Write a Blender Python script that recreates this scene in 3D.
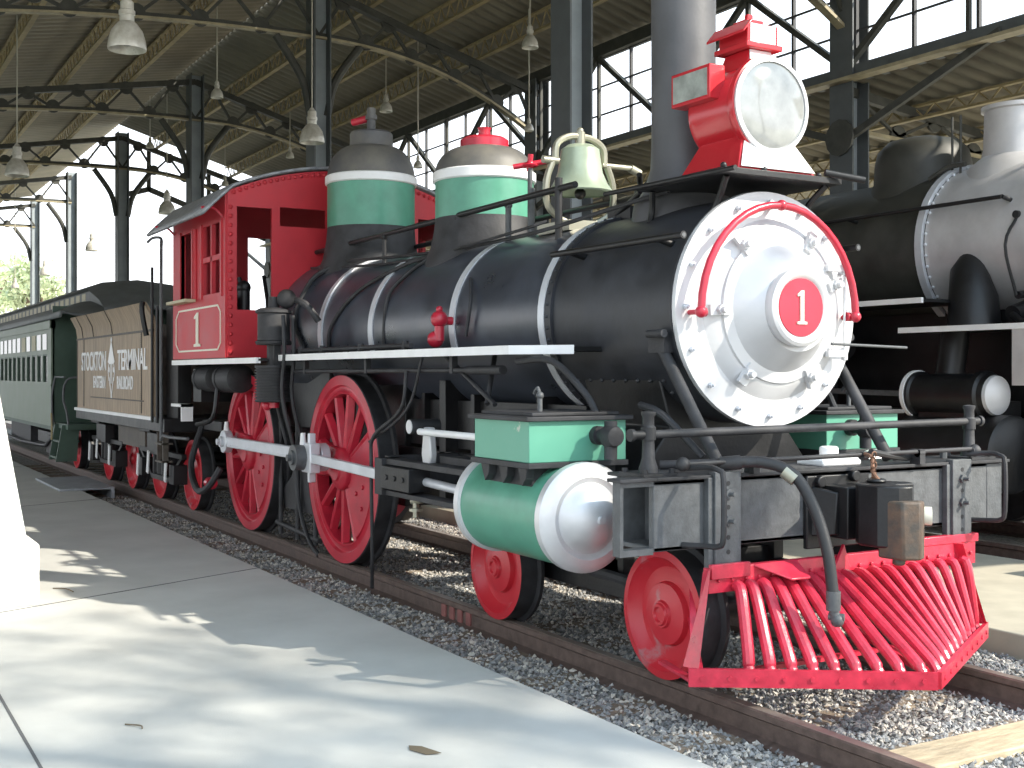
import bpy, bmesh, math, random
from math import sin, cos, pi, sqrt, atan2, radians as R
from mathutils import Vector, Matrix
random.seed(7)
for o in list(bpy.data.objects): bpy.data.objects.remove(o)
SC = bpy.context.scene
C = SC.collection
# ---------------------------------------------------------------- camera
cam = bpy.data.objects.new('camera', bpy.data.cameras.new('camera')); C.objects.link(cam)
SC.camera = cam
cam.location = (5.02, -4.53, 1.546)
th = math.atan(697/1200)
cam.rotation_euler = (pi/2, 0, atan2(sin(th), -cos(th)) - pi/2)
cam.data.lens = 36*1200/1024; cam.data.sensor_width = 36; cam.data.shift_y = -10/1024
cam.data.clip_end = 600
# ---------------------------------------------------------------- sky, sun, exposure
W = bpy.data.worlds.new('sky'); SC.world = W; W.use_nodes = True
wn = W.node_tree; bg = wn.nodes['Background']
tc = wn.nodes.new('ShaderNodeTexCoord'); sx = wn.nodes.new('ShaderNodeSeparateXYZ'); rp = wn.nodes.new('ShaderNodeValToRGB')
wn.links.new(tc.outputs['Generated'], sx.inputs[0]); wn.links.new(sx.outputs['Z'], rp.inputs[0]); wn.links.new(rp.outputs[0], bg.inputs['Color'])
rp.color_ramp.elements[0].color = (.97, .98, 1.0, 1); rp.color_ramp.elements[0].position = 0
rp.color_ramp.elements[1].color = (.6, .8, 1.0, 1); rp.color_ramp.elements[1].position = .7
bg.inputs['Strength'].default_value = 1.9
sun = bpy.data.objects.new('sun', bpy.data.lights.new('sun', 'SUN')); C.objects.link(sun)
sun.data.energy = 7.0; sun.data.color = (1, .93, .8); sun.data.angle = R(.6)
SUN = Vector((1, .75, .9)).normalized()
sun.rotation_euler = SUN.to_track_quat('Z', 'Y').to_euler()
sun.location = (10, 8, 12)
vs = SC.view_settings; vs.view_transform = 'Standard'; vs.look = 'None'; vs.gamma = 1; vs.use_curve_mapping = False
vs.exposure = 0.25
# ---------------------------------------------------------------- materials
MATS = {}
def mat(name, col, rough=.5, metal=0., var=.0, vscale=6., bump=0., bscale=40., col2=None, spec=.5, coat=0., alpha=1., stretch=None, thr=(.35, .65), trans=0.):
    m = bpy.data.materials.new(name); m.use_nodes = True; MATS[name] = m
    n = m.node_tree.nodes; l = m.node_tree.links; b = n['Principled BSDF']
    b.inputs['Base Color'].default_value = (*col, 1); b.inputs['Roughness'].default_value = rough
    b.inputs['Metallic'].default_value = metal; b.inputs['Specular IOR Level'].default_value = spec
    b.inputs['Coat Weight'].default_value = coat; b.inputs['Coat Roughness'].default_value = .15
    b.inputs['Alpha'].default_value = alpha; b.inputs['Transmission Weight'].default_value = trans
    t = n.new('ShaderNodeTexCoord'); mp = n.new('ShaderNodeMapping'); l.new(t.outputs['Object'], mp.inputs[0])
    if stretch: mp.inputs['Scale'].default_value = stretch
    if var or col2:
        nz = n.new('ShaderNodeTexNoise'); nz.inputs['Scale'].default_value = vscale; nz.inputs['Detail'].default_value = 6; nz.inputs['Roughness'].default_value = .6
        l.new(mp.outputs[0], nz.inputs[0]); r = n.new('ShaderNodeValToRGB'); l.new(nz.outputs[0], r.inputs[0])
        c2 = col2 or tuple(min(1, c*(1+var)) for c in col)
        c1 = col if col2 else tuple(c*(1-var) for c in col)
        r.color_ramp.elements[0].color = (*c1, 1); r.color_ramp.elements[1].color = (*c2, 1)
        r.color_ramp.elements[0].position = thr[0]; r.color_ramp.elements[1].position = thr[1]
        l.new(r.outputs[0], b.inputs['Base Color'])
        mr = n.new('ShaderNodeMapRange'); l.new(nz.outputs[0], mr.inputs[0])
        mr.inputs['To Min'].default_value = max(.03, rough-.12); mr.inputs['To Max'].default_value = min(1, rough+.15)
        l.new(mr.outputs[0], b.inputs['Roughness'])
    if bump:
        n2 = n.new('ShaderNodeTexNoise'); n2.inputs['Scale'].default_value = bscale; n2.inputs['Detail'].default_value = 5
        l.new(mp.outputs[0], n2.inputs[0]); bp_ = n.new('ShaderNodeBump'); bp_.inputs['Strength'].default_value = bump; bp_.inputs['Distance'].default_value = .01
        l.new(n2.outputs[0], bp_.inputs['Height']); l.new(bp_.outputs[0], b.inputs['Normal'])
    return m
M = MATS
mat('black', (.009, .009, .01), .42, var=.4, bump=.15)
mat('jacket', (.045, .052, .068), .3, var=.35, vscale=2.5, bump=.06, bscale=12, spec=.7)
mat('smokebox_black', (.028, .03, .036), .45, var=.3, vscale=4, bump=.12, bscale=18)
mat('steel_grey', (.09, .095, .1), .5, var=.2, vscale=14, bump=.25, bscale=60)
mat('dusty_black', (.028, .028, .031), .6, var=.5, vscale=5, bump=.2)
mat('dome_black', (.075, .075, .08), .5, col2=(.15, .14, .12), vscale=3, bump=.08)
mat('red', (.5, .02, .045), .3, var=.15, vscale=3, coat=.25, bump=.05, bscale=14)
mat('wheel_red', (.47, .02, .042), .36, var=.16, vscale=5, coat=.15)
mat('pilot_red', (.55, .028, .06), .3, var=.18, vscale=12, coat=.25, bump=.12, bscale=50)
mat('headlight_red', (.5, .02, .03), .25, coat=.3, bump=.05, bscale=10)
mat('red_worn', (.5, .022, .035), .35, col2=(.32, .22, .23), vscale=4, thr=(.6, .72))
mat('green', (.085, .29, .2), .38, var=.12, vscale=4, coat=.15)
mat('green_patchy', (.11, .34, .24), .4, col2=(.45, .5, .42), vscale=7, thr=(.66, .7))  # green with scattered paler patches
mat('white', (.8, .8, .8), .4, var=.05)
mat('cream', (.75, .72, .6), .5)
mat('silver', (.6, .6, .61), .42, metal=.3, var=.06, vscale=3, bump=.04, bscale=20)
mat('cap_silver', (.66, .66, .67), .42, metal=.5, var=.08, vscale=4, bump=.05, bscale=14)
mat('rod_steel', (.66, .68, .72), .35, metal=.3, var=.06)
mat('roof_grey', (.3, .31, .33), .45, metal=.4, var=.3, vscale=14, bump=.3, bscale=30)
mat('bell', (.36, .43, .33), .38, metal=.25, var=.15, vscale=4)
mat('glass', (.2, .21, .21), .05, spec=1, trans=0, metal=.25, col2=(.42, .43, .42), vscale=2)  # two grey tones paint the soft reflections on the lens
mat('pane', (.03, .035, .03), .2, spec=.5)
mat('number_plate_glass', (.42, .44, .4), .15, col2=(.2, .21, .19), vscale=5)
mat('tan', (.36, .27, .185), .6, var=.25, vscale=4, stretch=(6, 1, .6), bump=.1)
mat('tan_dark', (.1, .085, .07), .6, var=.3)
mat('coach_green', (.17, .215, .16), .5, var=.06, vscale=3)
mat('coach_dark', (.05, .09, .065), .5, var=.1)
mat('coach_roof', (.13, .14, .14), .6, var=.2, vscale=4)
mat('cream_trim_and_reflection', (.5, .45, .3), .6)
mat('steel_column', (.1, .11, .115), .55, var=.12, vscale=5)
mat('steel_web_lit', (.3, .34, .36), .5, var=.1, vscale=3)  # lighter than the flanges: open-sky light on the web put into the colour
mat('truss_steel', (.06, .06, .052), .65, var=.25, vscale=6)
mat('truss_tan', (.36, .31, .2), .6, var=.2, vscale=6)
mat('joist_tan', (.34, .27, .14), .65, var=.2, vscale=4)
mat('deck', (.24, .215, .16), .7, var=.15, vscale=1.2)
mat('mullion', (.05, .05, .055), .6)
mat('lamp', (.72, .7, .64), .3, metal=.2, col2=(.5, .47, .4), vscale=8)
mat('cord', (.5, .47, .4), .6)
mat('rail', (.14, .1, .085), .5, metal=.3, var=.25, vscale=20, bump=.2)
mat('rail_top', (.32, .26, .22), .4, metal=.5, var=.2)
mat('red_rust', (.26, .1, .09), .7, var=.2)
mat('sleeper', (.2, .16, .12), .85, var=.35, vscale=5, stretch=(6, 1, 3), bump=.5, bscale=20)
mat('sleeper_pale', (.5, .4, .27), .8, var=.25, vscale=4, stretch=(6, 1, 3), bump=.4, bscale=20)
mat('ballast', (.27, .26, .24), .9, var=.6, vscale=30, bump=1., bscale=45)
mat('concrete', (.5, .5, .475), .75, var=.08, vscale=1.5, bump=.12, bscale=120)
mat('pave', (.6, .55, .45), .9, var=.15, vscale=.3)
mat('unseen_dark_ground', (.045, .06, .025), .95, var=.4, vscale=2)
mat('cab_red', (.5, .022, .035), .5, var=.08, vscale=3)
mat('chimney', (.085, .085, .09), .5, var=.15, vscale=4, bump=.1)
mat('concrete_warm', (.44, .4, .32), .8, var=.12, vscale=2, bump=.1)
mat('worn_brown', (.07, .06, .05), .6, col2=(.14, .09, .06), vscale=15, bump=.3)
mat('joint', (.12, .12, .12), .9)
mat('plate_grey', (.3, .32, .34), .6, var=.15)
mat('loco_silver', (.55, .54, .54), .4, metal=.3, var=.12, vscale=2.5, bump=.04)
mat('olive_black', (.04, .04, .034), .5, var=.3, vscale=3)
mat('pier_white', (.88, .88, .86), .7, var=.03)
mat('rubber', (.025, .025, .027), .55, bump=.1)
mat('brass', (.36, .35, .28), .35, metal=.6)
mat('leaf', (.58, .64, .42), .6, var=.3, vscale=1.)  # leaf green paled to put overexposed daylight into the colour
mat('leaf_dry', (.15, .12, .08), .8)
mat('bark', (.15, .11, .08), .9, bump=.5)
mat('rust', (.2, .1, .06), .8, var=.4, vscale=20)
m = mat('stone', (.38, .37, .36), .85)
def stone_var():
    n = m.node_tree.nodes; l = m.node_tree.links
    g = n.new('ShaderNodeNewGeometry'); r = n.new('ShaderNodeValToRGB'); l.new(g.outputs['Random Per Island'], r.inputs[0])
    e = r.color_ramp.elements; e[0].color = (.16, .16, .16, 1); e[1].color = (.68, .64, .57, 1)
    x = e.new(.5); x.color = (.34, .34, .34, 1); x = e.new(.8); x.color = (.46, .42, .37, 1)
    l.new(r.outputs[0], n['Principled BSDF'].inputs['Base Color'])
stone_var()
# ---------------------------------------------------------------- mesh helpers
class B:
    def __init__(s): s.bm = bmesh.new()
    def box(s, lo, hi, mtx=None):
        x0, y0, z0 = lo; x1, y1, z1 = hi
        v = [s.bm.verts.new(p) for p in ((x0,y0,z0),(x1,y0,z0),(x1,y1,z0),(x0,y1,z0),(x0,y0,z1),(x1,y0,z1),(x1,y1,z1),(x0,y1,z1))]
        for f in ((0,3,2,1),(4,5,6,7),(0,1,5,4),(1,2,6,5),(2,3,7,6),(3,0,4,7)): s.bm.faces.new([v[i] for i in f])
        if mtx: 
            for q in v: q.co = mtx @ q.co
        return s
    def bar(s, p, q, w, h=None, up=(0,0,1)):
        """rectangular bar between two points"""
        h = h or w; p = Vector(p); q = Vector(q); d = (q-p); L = d.length; d.normalize()
        u = Vector(up); 
        if abs(d.dot(u)) > .98: u = Vector((0,1,0))
        a = d.cross(u).normalized(); b_ = a.cross(d)
        mt = Matrix((( d.x,a.x,b_.x,p.x),(d.y,a.y,b_.y,p.y),(d.z,a.z,b_.z,p.z),(0,0,0,1)))
        return s.box((0,-w/2,-h/2),(L,w/2,h/2),mt)
    def lathe(s, prof, o=(0,0,0), ax='Z', seg=36, a0=0, a1=2*pi, squash=1):
        o = Vector(o); rings = []; full = abs(a1-a0-2*pi) < 1e-6
        n = seg if full else seg+1
        for r, t in prof:
            if r < 1e-5:
                p = {'X': (t,0,0), 'Y': (0,t,0), 'Z': (0,0,t)}[ax]; rings.append([s.bm.verts.new(o+Vector(p))]); continue
            ring = []
            for i in range(n):
                a = a0+(a1-a0)*i/seg; c, d = r*cos(a), r*sin(a)
                p = {'X': (t,c,d), 'Y': (d,t,c), 'Z': (c,d,t)}[ax]; ring.append(s.bm.verts.new(o+Vector(p)))
            rings.append(ring)
        for A, D in zip(rings, rings[1:]):
            for i in range(n if full else n-1):
                j = (i+1) % n
                if len(A) == 1 and len(D) == 1: break
                if len(A) == 1: s.bm.faces.new((A[0], D[i], D[j]))
                elif len(D) == 1: s.bm.faces.new((A[i], D[0], A[j]))
                else: s.bm.faces.new((A[i], D[i], D[j], A[j]))
        return s
    def cyl(s, p, q, r, r2=None, seg=16, cap=True):
        p = Vector(p); q = Vector(q); d = q-p; L = d.length; r2 = r if r2 is None else r2
        rot = d.to_track_quat('Z', 'Y').to_matrix()
        A = []; D = []
        for i in range(seg):
            a = 2*pi*i/seg; c, e = cos(a), sin(a)
            A.append(s.bm.verts.new(p+rot@Vector((r*c, r*e, 0)))); D.append(s.bm.verts.new(p+rot@Vector((r2*c, r2*e, L))))
        for i in range(seg):
            j = (i+1) % seg; s.bm.faces.new((A[i], A[j], D[j], D[i]))
        if cap: s.bm.faces.new(A[::-1]); s.bm.faces.new(D)
        return s
    def tube(s, pts, r, seg=8, sub=0, cap=True):
        P = [Vector(p) for p in pts]
        if sub and len(P) > 2:
            Q = []; E = [P[0]*2-P[1]]+P+[P[-1]*2-P[-2]]
            for i in range(1, len(E)-2):
                for k in range(sub):
                    t = k/sub; a, b_, c, d = E[i-1:i+3]
                    Q.append(.5*((2*b_)+(c-a)*t+(2*a-5*b_+4*c-d)*t*t+(3*b_-a-3*c+d)*t**3))
            P = Q+[P[-1]]
        prev = None; rings = []; nrm = None
        for i, p in enumerate(P):
            t = (P[min(i+1, len(P)-1)]-P[max(i-1, 0)]).normalized()
            if nrm is None:
                nrm = t.orthogonal().normalized()
            else: nrm = (nrm-t*nrm.dot(t)).normalized()
            b_ = t.cross(nrm); rr = r[min(i, len(r)-1)] if isinstance(r, (list, tuple)) else r
            rings.append([s.bm.verts.new(p+nrm*rr*cos(2*pi*k/seg)+b_*rr*sin(2*pi*k/seg)) for k in range(seg)])
        for A, D in zip(rings, rings[1:]):
            for k in range(seg): s.bm.faces.new((A[k], A[(k+1) % seg], D[(k+1) % seg], D[k]))
        if cap: s.bm.faces.new(rings[0][::-1]); s.bm.faces.new(rings[-1])
        return s
    def ball(s, c, r, seg=12, sz=1):
        return s.lathe([(r*sin(pi*i/8), -r*sz*cos(pi*i/8)) for i in range(9)], c, 'Z', seg)
    def prism(s, poly, d, o=(0,0,0)):
        """poly: 3d points of a flat face, extruded by vector d"""
        o = Vector(o); d = Vector(d)
        a = [s.bm.verts.new(o+Vector(p)) for p in poly]; b_ = [s.bm.verts.new(o+Vector(p)+d) for p in poly]
        n = len(poly); s.bm.faces.new(a); s.bm.faces.new(b_[::-1])
        for i in range(n): s.bm.faces.new((a[i], b_[i], b_[(i+1) % n], a[(i+1) % n]))
        return s
    def sheet(s, rows):
        V = [[s.bm.verts.new(p) for p in r] for r in rows]
        for a, b_ in zip(V, V[1:]):
            for i in range(len(a)-1): s.bm.faces.new((a[i], a[i+1], b_[i+1], b_[i]))
        return s
    def build(s, name, material, parent=None, ang=35, bev=0, solid=0, off=0):
        bmesh.ops.recalc_face_normals(s.bm, faces=s.bm.faces)
        me = bpy.data.meshes.new(name); s.bm.to_mesh(me); s.bm.free()
        me.polygons.foreach_set('use_smooth', [True]*len(me.polygons))
        me.set_sharp_from_angle(angle=R(ang))
        o = bpy.data.objects.new(name, me); C.objects.link(o)
        me.materials.append(M[material])
        if parent:
            o.parent = parent
            if 'base' in parent.keys(): o.location = -Vector(parent.location)
        if solid:
            md = o.modifiers.new('solid', 'SOLIDIFY'); md.thickness = solid; md.offset = off
        if bev:
            md = o.modifiers.new('bevel', 'BEVEL'); md.width = bev; md.segments = 2; md.limit_method = 'ANGLE'; md.angle_limit = R(40)
        return o
def tag(o, label, cat, group=None):
    o['label'] = label; o['category'] = cat
    if group: o['group'] = group
    return o
def thing(name, label, cat, loc=(0,0,0), group=None):
    o = bpy.data.objects.new(name, None); C.objects.link(o); o.location = loc; o['base'] = 1
    o.empty_display_size = .2
    return tag(o, label, cat, group)
def structure(o): o['kind'] = 'structure'; return o
def stuff(o): o['kind'] = 'stuff'; return o
def circ(c, r, n, ax='X', a0=0, a1=2*pi):
    out = []
    for i in range(n):
        a = a0+(a1-a0)*i/n; out.append((c[0], c[1]+r*cos(a), c[2]+r*sin(a)) if ax == 'X' else (c[0]+r*sin(a), c[1], c[2]+r*cos(a)))
    return out
def text_mesh(txt, size, sx, origin, ux, uz, name, material, parent, depth=.004, align='CENTER'):
    cu = bpy.data.curves.new('t', 'FONT'); cu.body = txt; cu.size = size; cu.align_x = align; cu.extrude = depth; cu.offset = size*.012
    t = bpy.data.objects.new('t', cu); C.objects.link(t)
    dg = bpy.context.evaluated_depsgraph_get(); me = bpy.data.meshes.new_from_object(t.evaluated_get(dg))
    bpy.data.objects.remove(t)
    ux = Vector(ux); uz = Vector(uz); n = ux.cross(uz); o = Vector(origin)
    for v in me.vertices: v.co = o+ux*v.co.x*sx+uz*v.co.y+n*v.co.z
    me.materials.clear(); me.materials.append(M[material])
    ob = bpy.data.objects.new(name, me); C.objects.link(ob); ob.parent = parent
    if 'base' in parent.keys(): ob.location = -Vector(parent.location)
    return ob
def grid_wall(us, zs, holes, top, place, name, material, parent, th=.03, extra=None):
    """wall of cells with openings; place(u,z)->3d point"""
    b = B(); V = {}
    us = sorted(set(us)|{h[0] for h in holes}|{h[1] for h in holes}); zs = sorted(set(zs)|{h[2] for h in holes}|{h[3] for h in holes})
    def v(i, j):
        if (i, j) not in V:
            z = top(us[i]) if j == len(zs)-1 else zs[j]; V[i, j] = b.bm.verts.new(place(us[i], z))
        return V[i, j]
    for i in range(len(us)-1):
        for j in range(len(zs)-1):
            cu, cz = (us[i]+us[i+1])/2, (zs[j]+zs[j+1])/2
            if any(h[0] < cu < h[1] and h[2] < cz < h[3] for h in holes): continue
            b.bm.faces.new((v(i,j), v(i+1,j), v(i+1,j+1), v(i,j+1)))
    if extra: extra(b)
    o = b.build(name, material, parent, solid=th); o.data.polygons.foreach_set('use_smooth', [False]*len(o.data.polygons)); return o

# ================================================================ SETTING
YA, YB, YC = 2.8, 7.1, -5.6
BAY = 7.6; XK = [-6.27, -14.08, -21.67, -29.02, -36.6, -44.19]
X_END, X_FAR = 1.4, -45.0
structure(B().box((-260,-11,-.34),(120,200,-.3)).build('ground', 'pave'))
structure(B().box((-260,-200,-.34),(120,-11,-.3)).build('unseen_dark_ground', 'unseen_dark_ground'))  # out-of-view ground, added dark to cut bounced light from the left
structure(B().box((-60,-1.75,-.3),(14,1.95,-.155)).build('ballast_bed', 'ballast'))
structure(B().box((-60,4.0,-.3),(14,7.3,-.155)).build('ballast_bed', 'ballast'))
structure(B().box((-60,-11,-.3),(14,-1.47,0)).build('concrete_platform', 'concrete', bev=.01))
structure(B().box((-60,1.66,-.3),(14,4.15,0)).build('concrete_platform', 'concrete_warm', bev=.01))
structure(B().box((-60,7.15,-.3),(14,16,0)).build('concrete_platform', 'concrete_warm', bev=.01))
# control joints cut into the platform
jt = B(); jt.bar((-2.1,-11,.001),(-2.1,-1.47,.001),.012,.004)
jt = B()
jt.box((-60,-3.77,.0),(14,-3.757,.0025))
for x in (-4.27,-10.4,-16.5,3.2): jt.bar((x,-1.47,.001),(x+1.02,-3.76,.001),.012,.003); jt.bar((x+1.02,-3.76,.001),(x+3.0,-11,.001),.012,.003)
structure(jt.build('trim_1', 'joint'))

# rails, sleepers, ballast
def rail(y, label, x0=-58, x1=6):
    prof = [(-.07,-.152),(.07,-.152),(.07,-.14),(.012,-.125),(.01,-.05),(.035,-.035),(.036,-.006),(.028,0),(-.028,0),(-.036,-.006),(-.035,-.035),(-.01,-.05),(-.012,-.125),(-.07,-.14)]
    t = thing('rail', label, 'rail', (0,y,-.152))
    b = B(); b.prism([(x0,y+a,c) for a,c in prof],(x1-x0,0,0)); b.build('rail_bar','rail',t,bev=0)
    b = B(); b.box((x0,y-.027,-.0005),(x1,y+.027,.0015)); b.build('running_surface','rail_top',t)
    return t
rn = rail(-.7525, 'near rusty steel rail under the red-wheeled locomotive, beside the wide concrete platform', -58, 2.35)
rail(.7525, 'far rusty steel rail of the red-wheeled locomotive track, beside the middle platform')
rail(4.85, 'rusty rail of the second track, on the side next to the middle platform')
rail(6.35, 'rusty rail of the second track, farthest from the camera')
b = B()
for x in (-2.42,-2.3,-2.18,-2.06): b.box((x,-.775,-.135),(x+.06,-.76,-.02))
b.build('painted_joint_bar','red_rust',rn)
SL = 'squared wooden railway sleeper bedded in grey gravel under the two rails'
for k in range(34):
    x = 1.9-.62*k
    o = B().box((-.115,-1.25,-.1),(.115,1.25,0)).build('railway_sleeper','sleeper_pale' if k==0 else 'sleeper',bev=.008)
    o.location = (x,0,-.14)
    if k == 0:
        o.location = (1.4,.47,-.115); o.scale=(1.15,.9,1); tag(o,'pale weathered wooden sleeper lying in the gravel in front of the red cowcatcher','sleeper')
    elif k == 1: tag(o,'brown sleeper in the gravel just under the tip of the red cowcatcher','sleeper')
    else: tag(o, SL, 'sleeper', 'sleepers under the red-wheeled locomotive')
def stones(name, n, xf, yf, label, s0=.008, s1=.021):
    b = B(); base = [(1,0,0),(-1,0,0),(0,1,0),(0,-1,0),(0,0,1),(0,0,-1)]; F = [(0,2,4),(2,1,4),(1,3,4),(3,0,4),(2,0,5),(1,2,5),(3,1,5),(0,3,5)]
    verts = []; faces = []
    for i in range(n):
        x = xf(); y = yf(); s = random.uniform(s0, s1)
        if abs(abs(y)-.7525) < .055: continue
        rot = Matrix.Rotation(random.random()*6.3,3,'Z') @ Matrix.Rotation(random.random()*6.3,3,'X')
        z = -.155+s*.35+random.random()*.012
        k = len(verts); sc = Vector((s*random.uniform(.7,1.2), s*random.uniform(.6,1), s*random.uniform(.5,.9)))
        for q in base:
            q = Vector(q)+Vector((random.uniform(-.25,.25),random.uniform(-.25,.25),random.uniform(-.25,.25)))
            w = rot @ Vector((q.x*sc.x,q.y*sc.y,q.z*sc.z)); verts.append((x+w.x,y+w.y,z+w.z))
        faces += [(k+a,k+c,k+d) for a,c,d in F]
    me = bpy.data.meshes.new(name); me.from_pydata(verts,[],faces); me.materials.append(M['stone'])
    o = bpy.data.objects.new(name, me); C.objects.link(o); b.bm.free(); return stuff(tag(o,label,'gravel'))
stones('gravel', 85000, lambda: 3.0-15*random.random()**1.5, lambda: random.uniform(-1.46,1.64), 'loose grey crushed gravel between the rails and along the platform edge')
# ---- columns
def column(x, y, h, label, group, w=.3):
    t = thing('steel_column', label, 'column', (x,y,0), group)
    a = w/2; f = .022; d = .2
    for ya in (y-a,y+a-f): B().box((x-d,ya,0),(x+d,ya+f,h)).build('flange','steel_column',t)
    B().box((x-.012,y-a+f,0),(x+.012,y+a-f,h)).build('web','steel_web_lit',t)
    b = B(); b.box((x-a-.06,y-a-.06,0),(x+a+.06,y+a+.06,.03)); b.build('base_plate','steel_column',t,bev=.004)
    return t
hts = lambda y: 8.1-abs(y-YA)*(.29 if y>YA else .235)
names = ['big steel column right behind the locomotive bell','steel column rising behind the red cab','steel column showing just left of the red cab roof','steel column above the green coach roof, second left of the cab','steel column above the coach, third left of the cab','leftmost thin steel column at the far open end of the shed']
for k, x in enumerate(XK):
    column(x, YA, 8.2, names[k], 'columns in the middle row of the shed')
nb = ['steel column of the clerestory row beyond the black and silver locomotive','clerestory row column hidden mostly behind the bell and domes','clerestory row column behind the first dome','clerestory row column far along, fourth from the front','clerestory row column far along, fifth from the front','clerestory row column at the far end of the shed']
for k, x in enumerate(XK[:4]):
    column(x, YB, 7.0, nb[k], 'columns in the clerestory row', w=.3)
def yc(y): return YC
for k, x in enumerate([X_END-.3+.0]+XK[2:]):
    pass
# ---- roof decks, corrugated with ribs running down the slope
def deck(name, y0, z0, y1, z1, x0=X_FAR, x1=X_END, per=.28, dz=.035):
    b = B(); rows = []; n = int((x1-x0)/per)
    for i in range(n):
        x = x0+i*per
        for dx, d in ((0,0),(.35*per,0),(.5*per,dz),(.85*per,dz)): rows.append([(x+dx,y0,z0+d),(x+dx,y1,z1+d)])
    o = b.sheet(rows).build(name,'deck',ang=20,solid=.006); return structure(o)
ROOFR = lambda y: 8.5-(y-YA)*.3          # underside of deck, right slope
ROOFL = lambda y: 8.5-(YA-y)*.17
XR = -29.4
deck('ceiling', YA, 8.5, YB+.12, ROOFR(YB+.12), x0=XR)
deck('ceiling', YA, 8.5, -13, ROOFL(-13))
AIS = lambda y: 5.33-(y-YB)*.12
deck('ceiling', YB+.0, AIS(YB+.0), 13.5, AIS(13.5), x0=XR, x1=4.5)
# ---- lattice purlins
def lattice(y, z, h, label, group, x0=X_FAR, x1=X_END, step=.35):
    t = thing('lattice_joist', label, 'joist', (x1,y,z-h), group)
    B().box((x0,y-.04,z-.03),(x1,y+.04,z)).build('top_bar','joist_tan',t)
    B().box((x0,y-.045,z-h),(x1,y+.045,z-h+.035)).build('bottom_bar','joist_tan',t)
    b = B(); n = int((x1-x0)/step)
    for i in range(n):
        xa = x1-i*step; b.bar((xa,y,z-h+.02),(xa-step/2,y,z-.02),.018); b.bar((xa-step/2,y,z-.02),(xa-step,y,z-h+.02),.018)
    b.build('lacing','joist_tan',t)
for y,l in ((3.75,'nearest the ridge'),(4.8,'midway down'),(5.85,'nearest the clerestory windows')): lattice(y, ROOFR(y)-.02, .34, 'tan lattice joist on the right roof slope, '+l,'joists of the right roof slope', x0=XR)
for y,l in ((1.4,'first from the ridge'),(.0,'second from the ridge, over the train'),(-1.4,'third, over the platform edge'),(-2.8,'fourth from the ridge'),(-4.2,'fifth from the ridge'),(-5.6,'sixth from the ridge')): lattice(y, ROOFL(y)-.02, .34, 'tan lattice joist on the dark left roof slope, '+l,'joists of the left roof slope')
for y,l in ((8.3,'nearest the clerestory'),(9.6,'second from the clerestory'),(10.9,'third from the clerestory'),(12.2,'at the outer edge')): lattice(y, AIS(y)-.02, .2, 'tan lattice joist under the low side roof, '+l,'joists of the low side roof', x0=XR, x1=4.4)
# ---- trusses
def gusset(b, x, y, z, r=.17): b.cyl((x-.02,y,z),(x+.02,y,z),r,seg=14)
def truss(x, label):
    t = thing('roof_truss', label, 'truss', (x,YA,6.5), 'arched trusses across the shed')
    for side in ((1,-1) if x > XR-1 else (-1,)):
        if side == 1: y1 = YB; f = ROOFR; zb = lambda s: 7.2-.0*s-1.25*s**2.2
        else: y1 = -6.2; f = ROOFL; zb = lambda s: 7.2-1.1*s**2.2
        n = 5 if side == 1 else 9
        P = lambda s: YA+(y1-YA)*s
        b = B(); b.bar((x,YA,f(YA)-.12-.33),(x,y1,f(y1)-.12-.33),.14,.12); b.build('top_chord','truss_steel',t)
        arc = [(x,P(i/16),zb(i/16)) for i in range(17)]
        b = B()
        for p,q in zip(arc,arc[1:]): b.bar(p,q,.13,.04)
        b.build('bottom_chord','truss_tan',t)
        b = B()
        for p,q in zip(arc,arc[1:]): b.bar((p[0],p[1],p[2]+.05),(q[0],q[1],q[2]+.05),.03,.08)
        b.build('bottom_chord_web','truss_steel',t)
        for i in range(n):
            s0, s1 = (i+.5)/n, (i+1)/n; sm = i/n
            for a,c in ((sm,s0),(s0,s1)):
                if a == sm: p = (x,P(a),zb(a)+.04); q = (x,P(c),f(P(c))-.48)
                else: p = (x,P(a),f(P(a))-.48); q = (x,P(c),zb(c)+.04)
                B().bar(p,q,.05,.05).build('strut','truss_steel',t)
            b = B(); gusset(b,x,P(s1),zb(s1)+.08,.14); b.build('gusset_plate','truss_steel',t); b = B(); gusset(b,x,P(s0),f(P(s0))-.5,.14); b.build('gusset_plate','truss_steel',t)
    # haunch braces on the column head
    for d in ((1,-1) if x > XR-1 else (-1,)):
        B().tube([(x,YA+d*.15,5.9),(x,YA+d*.3,6.5),(x,YA+d*.75,7.15)],.07,sub=4).build('knee_brace','truss_steel',t)
    return t
tl = ['roof truss nearest the camera, above the bell and sand dome','roof truss meeting the column behind the cab','roof truss meeting the column left of the cab roof','roof truss above the coach, fourth from the front','roof truss above the coach, fifth from the front','roof truss across the far open end of the shed']
for x, l in zip(XK, tl): truss(x, l)
# lengthwise knee braces at the middle row
for k, x in enumerate(XK):
    pass
# far-gable framing
t = thing('gable_frame','dark steel gable framing across the bright far open end','frame',(-29.35,3.6,6))
xg = -29.35
B().bar((xg,3.6,7.9),(xg,3.6,6.7),.1).build('post','truss_steel',t)
B().bar((xg,5.3,7.4),(xg,5.3,6.1),.1).build('post','truss_steel',t)
B().bar((xg,3.6,6.75),(xg,7.1,5.5),.1,.14).build('rafter','truss_steel',t)
B().bar((xg,3.6,6.75),(xg,2.8,6.5),.1,.14).build('rafter','truss_steel',t)
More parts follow.
